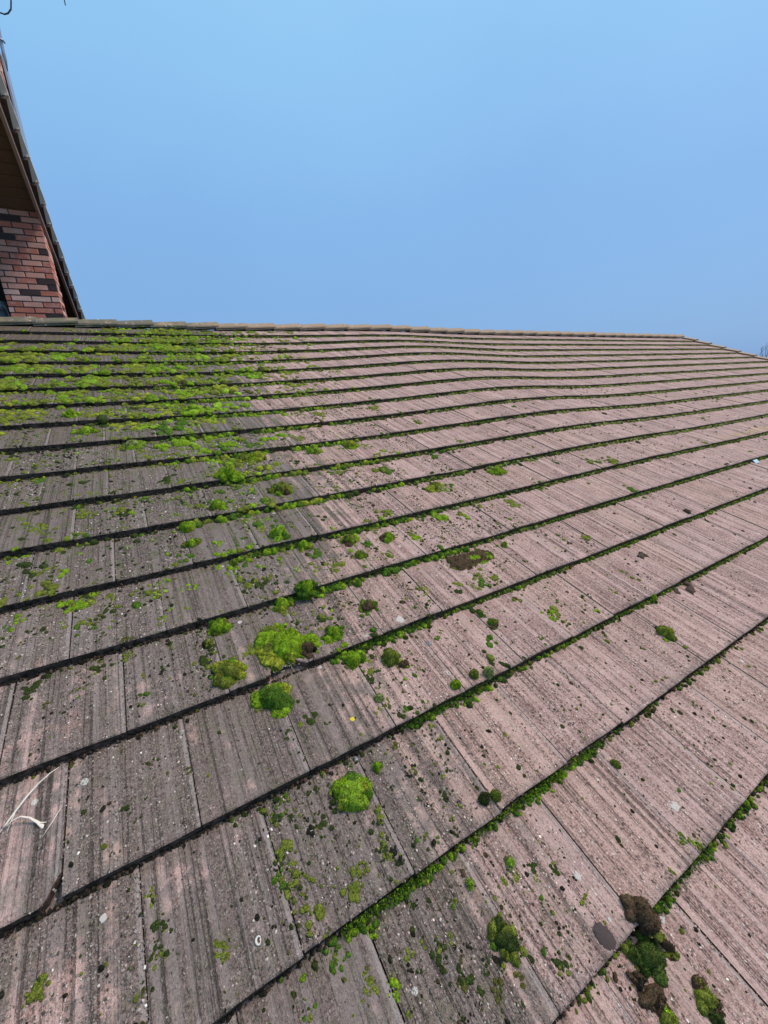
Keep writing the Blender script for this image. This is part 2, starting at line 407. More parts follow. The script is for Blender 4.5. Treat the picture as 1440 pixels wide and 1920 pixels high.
BROKEN = tile_mesh('roof_tile_broken', 77, cut=lambda f: .062 * math.exp(-((f - .66) / .17) ** 4) * (1 + .25 * math.sin(f * 37)), ncol=22)
CHIPPED = tile_mesh('roof_tile_chipped', 78, cut=lambda f: max(0, .055 * ((f - .90) / .10) ** .7) if f > .90 else 0, ncol=22, dm=1)
ri, di, fi = np.array(R_), np.array(D_), np.array(F_)
def pix(p):
    q = np.asarray(p) - CAM; z = q @ fi
    return 720 + 772.4 * (q @ ri) / z, 960 + 772.4 * (q @ di) / z, z
tiles = []
for r in range(VMIN, 17):
    par = .5 if r % 2 else 0.0
    c0 = UMIN; 
    for c in range(c0, UMAX + (1 if par else 0)):
        uc = c + .5 - par
        if uc < UMIN + .45 or uc > UMAX - .45: continue
        x, y, z = pix(rp3(uc, r + .5))
        vis = z > .15 and -140 < x < 1580 and 560 < y < 2150
        tiles.append((uc, r, vis, (1.0 / z ** 3) if vis else 0, c))
order = sorted([i for i, t in enumerate(tiles) if t[2]], key=lambda i: -tiles[i][3])
chosen = set(order[:300])
fV, fF, fM = [], [], []; nv = 0
for i, (uc, r, vis, s, c) in enumerate(tiles):
    du_ = 0.02; h0 = float(sag(uc - .5, r + .0)); h1 = float(sag(uc + .5, r + .0)); h2 = float(sag(uc, r + 1.0)); hc = (h0 + h1) / 2
    ax = Vector(DU * W + NN * (h1 - h0)).normalized(); ay = Vector(DV * EX + NN * (h2 - hc)); ay = (ay - ax * ay.dot(ax)).normalized()
    jr = rng.normal(0, .0022); jz = rng.normal(0, .0012); jy = rng.normal(0, .0016)
    ax, ay = (ax * math.cos(jr) + ay * math.sin(jr)), (ay * math.cos(jr) - ax * math.sin(jr))
    jt = rng.normal(0, .004)
    az = ax.cross(ay); ax2 = (ax * math.cos(jt) + az * math.sin(jt)); az = ax2.cross(ay)
    p = rp3(uc, r, 0) + NN * jz + DV * jy
    if (uc, r) == (0.5, 2): me = BROKEN
    elif (uc, r) == (-2.0, 1): me = CHIPPED
    else: me = TM[int(rng.integers(10))]
    m = Matrix(((ax2[0], ay[0], az[0], p[0]), (ax2[1], ay[1], az[1], p[1]), (ax2[2], ay[2], az[2], p[2]), (0, 0, 0, 1)))
    if i in chosen:
        o = link('roof_tile', me, roof, m)
        if me is BROKEN: o['label'] = 'tile with a bite broken out of its lower edge'
        if me is CHIPPED: o['label'] = 'tile with a chipped lower corner'
    else:
        for q in me.vertices: fV.append(m @ q.co)
        for q in me.polygons: fF.append(tuple(k + nv for k in q.vertices)); fM.append(q.material_index)
        nv += len(me.vertices)
# half tiles at the verges
for r in range(VMIN, 17):
    if r % 2:
        for uc, hf in ((UMIN, 'R'), (UMAX, 'L')):
            me = tile_mesh('t', 200 + r, half=hf); m = frame(rp3(uc, r)); mm = m
            for q in me.vertices: fV.append(mm @ q.co)
            for q in me.polygons: fF.append(tuple(k + nv for k in q.vertices)); fM.append(q.material_index)
            nv += len(me.vertices); bpy.data.meshes.remove(me)
fo = link('roof_tile_field', mesh('roof_tile_field', fV, fF, [MT, MN, MFR], mi=fM), roof); fo['kind'] = 'stuff'

# ---- ridge caps
def cap_mesh(seed):
    r = np.random.default_rng(seed); L = .415; V = []; F = []
    prof = [(-.080, -.036), (-.077, -.020), (-.024, .026), (0, .029), (.024, .026), (.077, -.020), (.080, -.036)]
    ins = [(a * .93, b - .016) for a, b in prof]
    for (x, lift) in ((0, -.004), (.003, .0), (L * .5, .011), (L, .022)):
        for a, b in prof: V.append((x + r.normal(0, .0015), a + r.normal(0, .001), b + lift + r.normal(0, .0012) - (.004 if x == 0 else 0)))
    for x, lift in ((L, .022), (0, -.004)):
        for a, b in ins: V.append((x, a, b + lift - .004))
    n = 7
    for k in range(5):
        for i in range(n - 1): a = k * n + i; F.append((a, a + n, a + n + 1, a + 1))
    return mesh('ridge_tile', V, F, [MR])
CM = [cap_mesh(s) for s in range(5)]
# caps overlap towards the right: the raised thick end is the right-hand one, butt over the next
u = UMIN + .15; k = 0
while u < UMAX - .9:
    s = float(sag(u, VR)); s1 = float(sag(u + 1.27, VR))
    p = rp3(u, VR, .006) + rng.normal(0, .002, 3)
    tx = Vector((1.27 * W, 0, (s1 - s) + rng.normal(0, .003))).normalized(); ty = Vector((rng.normal(0, .006), 1, 0)); ty = (ty - tx * ty.dot(tx)).normalized(); tz = tx.cross(ty)
    m = Matrix(((tx[0], ty[0], tz[0], p[0]), (tx[1], ty[1], tz[1], p[1]), (tx[2], ty[2], tz[2], p[2]), (0, 0, 0, 1)))
    link('ridge_tile', CM[k % 5], roof, m); u += 1.27; k += 1
# ---- verge tiles down the right-hand gable: angle pieces lapping like the courses
def verge_mesh():
    L = .40; V = []; F = []
    prof = [(-.14, .006), (0.0, .022), (.030, .010), (.034, -.115), (.018, -.115), (.012, -.010), (-.14, -.012)]
    for y, l in ((0, .016), (L, -.016)):
        for a, b in prof: V.append((a, y, b + l))
    n = len(prof)
    for i in range(n): F.append((i, (i + 1) % n, (i + 1) % n + n, i + n))
    F.append(tuple(range(n))[::-1]); F.append(tuple(range(n, 2 * n)))
    return mesh('verge_tile', V, F, [MR])
VM = verge_mesh()
for r in range(VMIN, 17): link('verge_tile', VM, roof, frame(rp3(UMAX, r, .006)))

# ------------------------------------------------------------------ brick chimney house, left
def cw(x, y, z): return (x + CAM[0], y + CAM[1], z + CAM[2])        # offsets from the eye
RK = math.radians(21.4); RT = math.tan(RK)
def rz(D): return 2.92 - (D - 6.42) * RT                              # rake line height
bh = reg(empty('brown_gabled_house', cw(-3.5, 10.2, -4.19), label='dark brown house end with tiled verge and boarded soffit at left', cat='house'))
def part(name, V, F, mats, parent, **k):
    me = mesh(name, V, F, mats, **k); return link(name, me, parent, Matrix.Identity(4))
D0, D1 = 4.9, 12.2
def slab(x0, x1, d0, d1, t0, t1):
    V = []
    for D in (d0, d1):
        for x in (x0, x1):
            for t in (t0, t1): V.append(cw(x, D, rz(D) + t))
    return V, [(0, 1, 3, 2), (4, 6, 7, 5), (0, 4, 5, 1), (2, 3, 7, 6), (0, 2, 6, 4), (1, 5, 7, 3)]
brf = part('roof', *slab(-6, -.60, D0, D1, -.075, -.034), [MDECK], bh); PW[brf.name] = Matrix.Identity(4)
# tiles along the verge and two columns in from it
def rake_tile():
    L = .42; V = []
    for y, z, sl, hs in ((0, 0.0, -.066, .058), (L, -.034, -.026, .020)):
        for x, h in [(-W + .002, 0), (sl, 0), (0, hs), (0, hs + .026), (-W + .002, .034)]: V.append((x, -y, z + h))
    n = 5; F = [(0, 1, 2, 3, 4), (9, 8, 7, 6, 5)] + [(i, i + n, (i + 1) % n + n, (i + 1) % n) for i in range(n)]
    return mesh('roof_tile_verge', V, F, [MPALE, MMORT_SHADE], mi=[0, 1, 1, 0, 0, 0, 0])  # underside and upper end coloured dark to paint in the shade beneath the verge
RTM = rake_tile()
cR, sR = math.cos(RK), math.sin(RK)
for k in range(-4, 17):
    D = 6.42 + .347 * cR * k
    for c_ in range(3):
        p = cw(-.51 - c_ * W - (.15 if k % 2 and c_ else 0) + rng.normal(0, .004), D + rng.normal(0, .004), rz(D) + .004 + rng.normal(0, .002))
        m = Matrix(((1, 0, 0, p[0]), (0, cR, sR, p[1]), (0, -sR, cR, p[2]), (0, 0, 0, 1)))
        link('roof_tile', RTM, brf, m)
part('barge_board', *slab(-.614, -.592, D0, D1, -.185, -.030), [MBARGE], bh)
part('barge_trim', *slab(-.618, -.584, D0, D1, -.212, -.1855), [MTRIM], bh)
sof = part('soffit', *slab(-6, -.616, D0, D1, -.095, -.078), [MDECK], bh); PW[sof.name] = Matrix.Identity(4)
d = D0
while d < D1:
    part('soffit_board', *slab(-6, -.617 - rng.uniform(0, .004), d, d + .150 * cR, -.122 + rng.normal(0, .0012), -.097), [MSOF], sof); d += .170 * cR
part('wall', [cw(*p) for p in ((-6, 8.25, -4.19), (-.72, 8.25, -4.19), (-.72, 11.9, -4.19), (-6, 11.9, -4.19), (-6, 8.25, rz(8.25) - .1), (-.72, 8.25, rz(8.25) - .1), (-.72, 11.9, rz(11.9) - .1), (-6, 11.9, rz(11.9) - .1))], BOXF, [MSIDE], bh)
# chimney stack through the verge
chim = reg(empty('brick_chimney', cw(-.90, 7.85, -.6), label='square brick chimney stack of red, pink and charcoal bricks', cat='chimney'))
X0, X1, Y0, Y1 = -1.187, -.616, 7.607, 8.10
core = part('mortar_core', [cw(*p) for p in boxv(X0 + .008, X1 - .008, Y0 + .008, Y1 - .008, -.6, 4.03)], BOXF, [MMORT_SHADE], chim); PW[core.name] = Matrix.Identity(4)
def brick_mesh(seed):
    r = np.random.default_rng(seed)
    e = .03
    V = []; 
    for z in (-.5, .5):
        for (x, y) in ((-.5, -.5 + e), (-.5 + e * .5, -.5), (.5 - e * .5, -.5), (.5, -.5 + e), (.5, .5), (-.5, .5)):
            V.append((x + r.normal(0, .006), y + r.normal(0, .01), z + r.normal(0, .02)))
    F = [(5, 4, 3, 2, 1, 0), (6, 7, 8, 9, 10, 11)] + [(i, (i + 1) % 6, (i + 1) % 6 + 6, i + 6) for i in range(6)]
    return mesh('brick', V, F, [MB])
BM = [brick_mesh(s) for s in range(6)]
CH = .0712; z = .85; k = 0
while z < 4.0:
    # front face
    x = X0 - (.213 * .5 if k % 2 else 0) + .06
    x -= .213
    while x < X1:
        a, b = max(x, X0), min(x + .200, X1)
        if b - a > .035:
            p = cw((a + b) / 2, Y0 + .05, z + CH / 2)
            link('brick', BM[int(rng.integers(6))], chim, Matrix.Translation(p) @ Matrix.Diagonal((b - a, .10 + rng.normal(0, .002), .0565, 1)))
        x += .213
    y = Y0 + .112 + (.05 if k % 2 else 0)
    if k % 2:
        p = cw(X1 - .05, Y0 + .1315, z + CH / 2); link('brick', BM[k % 6], chim, Matrix.Translation(p) @ Matrix.Diagonal((.10, .043, .0565, 1))) if False else None
    while y < Y1 - .03:
        b = min(y + .200, Y1)
        p = cw(X1 - .05, (y + b) / 2, z + CH / 2)
        link('brick', BM[int(rng.integers(6))], chim, Matrix.Translation(p) @ Matrix.Rotation(math.pi / 2, 4, 'Z') @ Matrix.Diagonal((b - y, .10 + rng.normal(0, .002), .0565, 1)))
        y += .213
    z += CH; k += 1
part('cap', [cw(*p) for p in boxv(X0 - .012, X1 + .012, Y0 - .012, Y1 + .012, 4.031, 4.10)], BOXF, [MCONC], chim)
part('metal_flashing', [cw(*p) for p in boxv(X1 + .014, X1 + .034, Y0 + .16, Y1 + .02, 2.62, 4.02)], BOXF, [MGALV], chim)
# aerial on the stack
aer = reg(empty('aerial', cw(-.585, 8.0, 3.6), label='tv aerial on a thin metal mast strapped to the chimney', cat='aerial'))
def tpart(name, pts, rad, mat, parent, ns=7, flat=1.0):
    V, F = tube(pts, rad, ns, flat); return link(name, mesh(name, V, F, [mat], smooth=True), parent, Matrix.Identity(4))
tpart('mast', [cw(-.592, 7.88, 3.93), cw(-.574, 7.86, 4.03), cw(-.572, 7.85, 4.12), cw(-.550, 7.85, 4.60), cw(-.54, 7.85, 5.3)], .019, MALU, aer)
tpart('strap', [cw(-.60, 7.84, 4.225), cw(-.58, 7.825, 4.215), cw(-.545, 7.83, 4.205), cw(-.535, 7.87, 4.205)], .010, MALU, aer)
tpart('boom', [cw(-1.0, 8.0, 5.16), cw(.6, 8.0, 5.16)], .012, MALU, aer)
for x in (-.9, .202): tpart('element', [cw(x, 8.0, 4.852 if x == .202 else 4.90), cw(x - .005, 8.0, 5.42)], .006, MCAB, aer)
tpart('cable_loop', [cw(-.56, 8.0, 4.66), cw(-.545, 7.99, 4.59), cw(-.515, 7.98, 4.558), cw(-.475, 7.98, 4.555), cw(-.435, 7.98, 4.575), cw(-.395, 7.98, 4.625), cw(-.375, 7.98, 4.70), cw(-.355, 7.98, 4.80), cw(-.33, 7.99, 5.0), cw(-.30, 8, 5.15)], .0085, MCAB, aer)
# grey vent with its lead, left of the stack
vent = reg(empty('vent_pipe', cw(-1.33, 7.9, -.2), label='grey metal vent with a thin lead beside the chimney foot', cat='vent'))
tpart('pipe', [cw(-1.34, 7.9, -.2), cw(-1.34, 7.9, 1.20)], .085, MGALV, vent, 16)
tpart('hood', [cw(-1.34, 7.9, 1.19), cw(-1.34, 7.9, 1.23), cw(-1.34, 7.9, 1.30), cw(-1.34, 7.9, 1.325)], [.10, .115, .105, .03], MGALV, vent, 16)
tpart('lead', [cw(-1.45, 7.82, 1.46), cw(-1.32, 7.82, 1.36), cw(-1.25, 7.82, 1.22), cw(-1.22, 7.82, 1.0), cw(-1.21, 7.82, .6)], .006, MSTRAW, vent, 5)

# ------------------------------------------------------------------ distant bare tree beyond the verge
tr = reg(empty('bare_tree', (CAM[0] + 30.0, CAM[1] + 10.95, 0), label='bare twiggy tree just showing beyond the right roof end', cat='tree'))
tV, tF = tube([(0, 0, 0), (.05, .02, 1.2), (.0, .05, 2.4)], [.16, .12, .08], 8)
link('trunk', mesh('trunk', tV, tF, [MTRUNK], smooth=True), tr)
bV, bF = [], []
def branch(p, d, L, r, lev):
    pts = [p]; q = Vector(p); dd = Vector(d)
    for i in range(4):
        dd = (dd + Vector((random.gauss(0, .16), random.gauss(0, .16), random.gauss(.03, .10)))).normalized(); q = q + dd * L / 4; pts.append(tuple(q))
    V_, F_2 = tube(pts, [r, r * .85, r * .7, r * .55, r * .35], 4); o_ = len(bV); bV.extend(V_); bF.extend(tuple(k + o_ for k in f) for f in F_2)
    if lev:
        for i in range(5 if lev > 1 else 4):
            j = random.randint(1, 4); a = (dd + Vector((random.gauss(0, .7), random.gauss(0, .7), random.gauss(.2, .4)))).normalized()
            branch(pts[j], a, L * random.uniform(.5, .7), r * .5, lev - 1)
for i in range(7):
    a = i * .9 + .3; branch((0, .04, 1.6 + .12 * i), (math.cos(a) * .8, math.sin(a) * .8, .9), 1.75, .05, 3)
link('crown', mesh('crown', bV, bF, [MTRUNK]), tr); tr.scale = (1.15,) * 2 + (5.66 / max(q[2] for q in bV),)

# ------------------------------------------------------------------ moss
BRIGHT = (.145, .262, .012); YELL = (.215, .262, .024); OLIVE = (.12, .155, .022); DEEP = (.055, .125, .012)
DARK = (.028, .048, .010); BROWN = (.075, .052, .032); BLACK = (.016, .017, .012); PALE = (.20, .25, .085); LIME = (.20, .345, .026)
def dome(nr, ns):
    V = [(0, 0, 1.0)]; F = []
    for i in range(1, nr + 1):
        a = math.pi / 2 * i / nr * 1.12
        for k in range(ns):
            an = 2 * math.pi * (k + .5 * (i % 2)) / ns; V.append((math.sin(a) * math.cos(an), math.sin(a) * math.sin(an), math.cos(a)))
    for k in range(ns): F.append((0, 1 + k, 1 + (k + 1) % ns))
    for i in range(1, nr):
        for k in range(ns):
            a = 1 + (i - 1) * ns + k; b = 1 + (i - 1) * ns + (k + 1) % ns; c = 1 + i * ns + k; d_ = 1 + i * ns + (k + 1) % ns
            if i % 2: F += [(a, c, b), (b, c, d_)] if False else [(a, c, d_), (a, d_, b)]
            else: F += [(a, c, b), (b, c, d_)]
    return np.array(V), np.array(F)
DOME = {k: dome(*k) for k in ((1, 4), (2, 6), (3, 9), (5, 14), (12, 36))}
def blobs(P, rx, ry, hz, rot, col, res, jit=.10, cj=.22, sink=.12):
    """many small domes as arrays: P base points (N,3) in local metres"""
    T, F = DOME[res]; N = len(P); nvt = len(T)
    c, s = np.cos(rot)[:, None], np.sin(rot)[:, None]
    J = 1 + rng.normal(0, jit, (N, nvt)); J[:, 0] = 1 + rng.normal(0, jit * .5, N)
    x = T[None, :, 0] * rx[:, None] * J; y = T[None, :, 1] * ry[:, None] * J; z = (T[None, :, 2] - sink) * hz[:, None] * (1 + rng.normal(0, jit, (N, nvt)))
    V = np.stack([x * c - y * s, x * s + y * c, z], -1) + P[:, None, :]
    Fc = (F[None] + (np.arange(N) * nvt)[:, None, None]).reshape(-1, 3)
    cc = np.asarray(col)[:, None, :] * (1 + rng.normal(0, cj, (N, nvt, 1))).clip(.35, 1.9)
    return V.reshape(-1, 3), Fc, cc.reshape(-1, 3)
def spikes(P, Nn, L, wd, col):
    """tiny leaf blades: one triangle each"""
    N = len(P); d = Nn + rng.normal(0, .45, (N, 3)); d /= np.linalg.norm(d, axis=1)[:, None]
    t = np.cross(d, rng.normal(0, 1, (N, 3))); t /= np.linalg.norm(t, axis=1)[:, None] + 1e-9
    V = np.stack([P - t * wd[:, None], P + t * wd[:, None], P + d * L[:, None]], 1).reshape(-1, 3)
    c3 = np.repeat(col * (1 + rng.normal(0, .25, (N, 1))).clip(.4, 2), 3, 0); c3[2::3] *= 1.25
    return V, np.arange(3 * N).reshape(-1, 3), c3
class Heap:
    def __init__(s): s.V, s.F, s.C, s.n = [], [], [], 0
    def add(s, V, F, c): s.V.append(V); s.F.append(F + s.n); s.C.append(c); s.n += len(V)
    def mesh(s, name, smooth=True): return mesh(name, np.concatenate(s.V), np.concatenate(s.F), [MM], smooth, col=np.concatenate(s.C))
def to_world(P, u, v):
    """local (x,y,z) metres around roof spots u,v -> world, riding on the tile tops"""
    base = surf(u, v); return base + P[:, 0:1] * DU + P[:, 1:2] * DV + P[:, 2:3] * NN
def pick(cols, wts, n):
    k = rng.choice(len(cols), n, p=np.array(wts) / sum(wts)); return np.array(cols)[k]

# --- named cushions -------------------------------------------------
def cushion(w_, h_, hz, tones, seed, lobes=5, tuft=1.0, fine=True):
    r = np.random.default_rng(seed); H = Heap(); n = 1 if lobes == 1 else int(lobes * 2.2)
    ang = r.uniform(0, 6.28, n); rad = np.sqrt(r.uniform(.05, 1, n)) * .80; rad[0] = .1
    P = np.stack([np.cos(ang) * rad * w_ / 2, np.sin(ang) * rad * h_ / 2, np.zeros(n)], 1)
    s = r.uniform(.26, .50, n); s[0] = .64 if n > 1 else 1.0; s[1:3] = r.uniform(.45, .6, len(s[1:3]))
    col = np.array([tones[int(r.integers(len(tones)))] for _ in range(n)])
    hh = hz * r.uniform(.75, 1.1, n) * np.clip(1.15 - rad, .35, 1); hh *= 1.18; hh[0] = hz * 1.2
    V, F, c = blobs(P, s * w_ / 2, s * h_ / 2, hh, r.uniform(0, 3, n), col, (12, 36) if w_ > .09 else (5, 14), .04, .26, .10)
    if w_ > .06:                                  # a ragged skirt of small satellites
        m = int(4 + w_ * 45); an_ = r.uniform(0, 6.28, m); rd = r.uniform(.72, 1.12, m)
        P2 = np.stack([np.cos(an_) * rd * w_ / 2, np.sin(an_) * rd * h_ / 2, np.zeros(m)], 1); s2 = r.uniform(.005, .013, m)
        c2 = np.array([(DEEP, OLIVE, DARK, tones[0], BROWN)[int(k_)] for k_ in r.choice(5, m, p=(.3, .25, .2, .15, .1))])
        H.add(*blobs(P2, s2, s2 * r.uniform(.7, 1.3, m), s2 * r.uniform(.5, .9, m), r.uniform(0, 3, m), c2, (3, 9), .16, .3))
    # knobbly surface
    f = 110 if w_ > .06 else 170
    ph = r.uniform(0, 6, 6)
    kn = (np.sin(V[:, 0] * f + ph[0]) * np.sin(V[:, 1] * f * 1.1 + ph[1]) + .6 * np.sin(V[:, 0] * f * 2.1 + V[:, 2] * f + ph[2]) * np.sin(V[:, 1] * f * 1.9 + ph[3]))
    V = V + np.stack([V[:, 0], V[:, 1], np.full(len(V), hz * .8)], 1) * kn[:, None] * .05
    c = c * (1 + .18 * kn[:, None])
    H.add(V, F, c)
    # leaf blades over the surface
    area = w_ * h_ * .9; m = int(min(7000, max(200, area / (.0022 ** 2) * .8 * tuft)))
    k = r.integers(0, len(F), m); bc = r.dirichlet((1, 1, 1), m)
    T3 = V[F[k]]; Pt = (T3 * bc[:, :, None]).sum(1); nr = np.cross(T3[:, 1] - T3[:, 0], T3[:, 2] - T3[:, 0]); nr /= np.linalg.norm(nr, axis=1)[:, None] + 1e-9
    nr[nr[:, 2] < -.2] *= -1
    ok = Pt[:, 2] > -.003; Pt, nr = Pt[ok], nr[ok]
    H.add(*spikes(Pt, nr + [0, 0, .3], r.uniform(.0022, .0055, len(Pt)), r.uniform(.0010, .0020, len(Pt)), c[F[k][ok][:, 0]] * r.choice([.65, .9, 1.05, 1.3], (len(Pt), 1))))
    return H.mesh('moss_cushion')
GRP = 'moss cushions on the roof tiles'
CUSH = [
 (.79, 2.31, .21, .215, .060, (BRIGHT, YELL, BRIGHT, OLIVE, LIME), 9, 'largest bright green moss mound, above the broken tile edge'),
 (.98, 2.14, .075, .07, .040, (BROWN, BLACK, BROWN), 5, 'dark brown dead clump at the right end of the largest moss mound'),
 (.04, 2.21, .135, .10, .050, (BRIGHT, YELL, OLIVE), 6, 'long bright moss mound left of the broken tile'),
 (.42, 1.76, .125, .13, .048, (BRIGHT, YELL, BRIGHT, DEEP), 6, 'bright ragged moss mound just below the broken tile'),
 (.10, 2.87, .105, .085, .042, (BRIGHT, OLIVE, DEEP), 5, 'green two-humped moss mound tucked under a tile edge at left'),
 (-.08, 2.70, .055, .05, .020, (OLIVE, DARK, PALE), 3, 'small dull moss pad left of the two-humped mound'),
 (.78, .67, .115, .125, .046, (BRIGHT, YELL, DEEP, LIME), 7, 'lone bright moss mound in the lower middle of the roof'),
 (1.13, .80, .036, .042, .022, (DEEP, BRIGHT), 2, 'small green moss ball up and right of the lone lower mound'),
 (1.39, 2.24, .088, .075, .040, (DEEP, BRIGHT, DEEP), 5, 'smooth green moss mound right of the largest one'),
 (1.48, 1.85, .088, .085, .040, (BRIGHT, DEEP, BRIGHT), 5, 'green moss mound hanging just below a tile edge, centre'),
 (1.92, 1.70, .078, .090, .048, (BRIGHT, OLIVE, YELL), 4, 'round moss mound with browned top near the centre'),
 (2.03, 1.57, .06, .035, .015, (DARK, BROWN, OLIVE), 3, 'dark flat moss tail beside the brown-topped round mound'),
 (2.06, 2.46, .080, .075, .030, (OLIVE, BROWN, DEEP), 5, 'moss ring with a brown hollow right of centre'),
 (1.36, 3.00, .104, .08, .050, (DEEP, BRIGHT, DEEP), 5, 'deep green moss mound on the tile edge above the largest mound'),
 (.94, 2.93, .085, .075, .045, (BRIGHT, YELL, OLIVE), 4, 'yellow-green moss ball against the edge just above the largest mound'),
 (6.02, .50, .076, .090, .038, (BRIGHT, YELL, OLIVE), 4, 'lone oval moss mound with bitten top on clean pink tiles at right'),
 (6.59, .97, .043, .065, .040, (BRIGHT, DEEP), 3, 'upright moss knob on the tile edge above the lone right mound'),
 (1.41, -.59, .062, .105, .026, (OLIVE, OLIVE, DARK), 5, 'flat dark olive oval moss pad near the bottom'),
 (2.42, -1.13, .080, .105, .034, ((.040, .075, .014), (.050, .085, .016), (.035, .06, .014)), 3, 'big dark green leaf-shaped moss pad at bottom right'),
 (2.56, -.99, .066, .085, .036, (BROWN, (.095, .06, .045), (.05, .035, .024), BROWN), 9, 'overturned brown moss clod on the edge at bottom right'),
 (2.63, -1.17, .032, .062, .022, (BROWN, OLIVE, BROWN), 4, 'narrow brown and green clump right of the dark green pad'),
 (2.24, -1.24, .042, .115, .018, (BROWN, BLACK, BROWN), 6, 'brown dead moss streak below the dark green pad'),
 (2.61, -1.47, .055, .090, .020, (OLIVE, DARK, OLIVE, BROWN), 6, 'olive moss clump in the bottom right corner'),
 (2.22, -1.38, .05, .05, .022, (BRIGHT, OLIVE, BROWN), 4, 'yellow-green tuft at the lower end of the brown streak'),
 (1.83, -.29, .029, .036, .018, (LIME, PALE), 2, 'small pale lime moss ball on a clean tile, lower right of centre'),
 (1.41, -.23, .028, .032, .017, (LIME, PALE), 2, 'small pale lime moss ball just below the mossy bottom edge'),
 (1.08, 6.13, .165, .12, .062, (BRIGHT, LIME, BRIGHT), 5, 'smooth bright green double mound on the moss trail, upper left of centre'),
 (1.53, 6.75, .11, .09, .045, (YELL, OLIVE), 4, 'yellowish moss mound just above the bright double mound'),
 (1.84, 6.74, .155, .10, .050, (BRIGHT, YELL, OLIVE), 6, 'wide knobbly moss mound right of the yellowish one'),
 (1.89, 5.38, .165, .13, .055, (BRIGHT, OLIVE, BROWN, YELL), 7, 'low moss mound with a brown rim, below the wide knobbly one'),
 (.61, 5.24, .12, .085, .040, (PALE, BRIGHT), 4, 'pale green moss mound left of the moss trail'),
 (3.20, 6.71, .135, .10, .050, (YELL, LIME, OLIVE), 5, 'yellow-lime moss mound up the roof, left of a matching pair'),
 (4.15, 6.71, .150, .10, .048, (LIME, YELL, BRIGHT), 4, 'yellow-lime moss mound up the roof, right of a matching pair'),
 (5.05, 4.63, .155, .11, .040, (YELL, OLIVE, PALE), 8, 'scattered yellowish moss cluster right of centre'),
 (7.08, 4.72, .150, .10, .038, (YELL, OLIVE, BRIGHT), 7, 'yellow-green moss cluster farther right along the same course'),
 (3.16, 3.57, .080, .095, .042, (BROWN, OLIVE, BRIGHT), 5, 'brown-topped moss mound right of the centre trail'),
 (2.48, 3.76, .098, .085, .038, (OLIVE, BRIGHT, BROWN), 6, 'mixed brown and green moss mound left of the brown-topped one'),
 (2.45, 3.36, .096, .06, .030, (BRIGHT, OLIVE), 4, 'flat green moss patch below the mixed mound'),
 (1.40, 4.20, .090, .125, .060, (BRIGHT, DEEP, LIME), 5, 'bright moss lobe spilling over a tile edge, centre left'),
 (1.70, 3.88, .086, .080, .040, (BRIGHT, YELL), 4, 'bright moss mound with a dark dip right of the spilling lobe'),
 (-1.64, 9.36, .115, .10, .050, (LIME, BRIGHT), 4, 'single very bright moss mound on grey tiles at upper left'),
 (-1.34, 8.54, .135, .085, .040, (BRIGHT, LIME, OLIVE), 5, 'flat bright moss mat one course below the very bright mound'),
 (-.49, 7.78, .17, .10, .045, (OLIVE, BRIGHT, PALE), 7, 'moss cluster on grey tiles left of the trail'),
 (.06, 4.87, .112, .085, .042, (BRIGHT, LIME), 4, 'bright moss mound at left on dark wet tiles'),
 (.06, 4.44, .090, .06, .032, (BRIGHT, OLIVE), 4, 'moss mound just below the one on the dark wet tiles'),
 (.57, 3.89, .052, .045, .030, (OLIVE, BRIGHT), 2, 'small moss ball against the edge left of centre'),
 (4.02, 2.66, .17, .13, .014, (BROWN, BROWN, OLIVE, BROWN), 12, 'torn brown moss scraps right of centre, left part'),
 (4.48, 2.70, .15, .12, .018, (BROWN, OLIVE, BROWN, BRIGHT), 11, 'torn brown moss scraps right of centre, greener right part'),
 (3.60, 1.59, .065, .05, .026, (BROWN, OLIVE, DEEP), 4, 'half brown moss scrap below the torn patch'),
 (3.57, 1.79, .036, .04, .022, (OLIVE, DEEP), 2, 'small olive ball above the half brown scrap'),
 (2.92, 1.06, .041, .045, .030, (PALE, DEEP), 1, 'round moss ball on the edge, right of a row of three'),
 (2.74, 1.11, .036, .040, .025, (PALE, OLIVE), 1, 'round moss ball near the edge, middle of a row of three'),
 (2.43, 1.09, .037, .040, .024, (DEEP, BRIGHT), 1, 'darker round moss ball, left of a row of three'),
 (5.11, 2.77, .054, .05, .030, (BRIGHT, YELL), 2, 'small bright moss ball right of the torn brown scraps'),
 (1.50, 1.33, .034, .038, .018, (LIME, PALE), 1, 'small pale lime ball beside a tile joint at centre'),
 (2.04, .10, .032, .036, .022, (OLIVE, DEEP), 1, 'right one of two round moss balls over the mossy lower edge'),
 (1.92, .13, .032, .036, .022, (DARK, OLIVE), 1, 'left one of two round moss balls over the mossy lower edge'),
 (3.54, -.23, .024, .034, .014, (DEEP, OLIVE), 1, 'small moss bead beside a joint at lower right'),
]
cap_uv = []
for i, (u, v, w_, h_, hz, tn, lb, lab) in enumerate(CUSH):
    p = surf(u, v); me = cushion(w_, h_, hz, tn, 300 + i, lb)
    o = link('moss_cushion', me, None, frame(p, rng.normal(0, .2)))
    tag(o, lab, 'moss', GRP); cap_uv.append((u, v, max(w_, h_)))

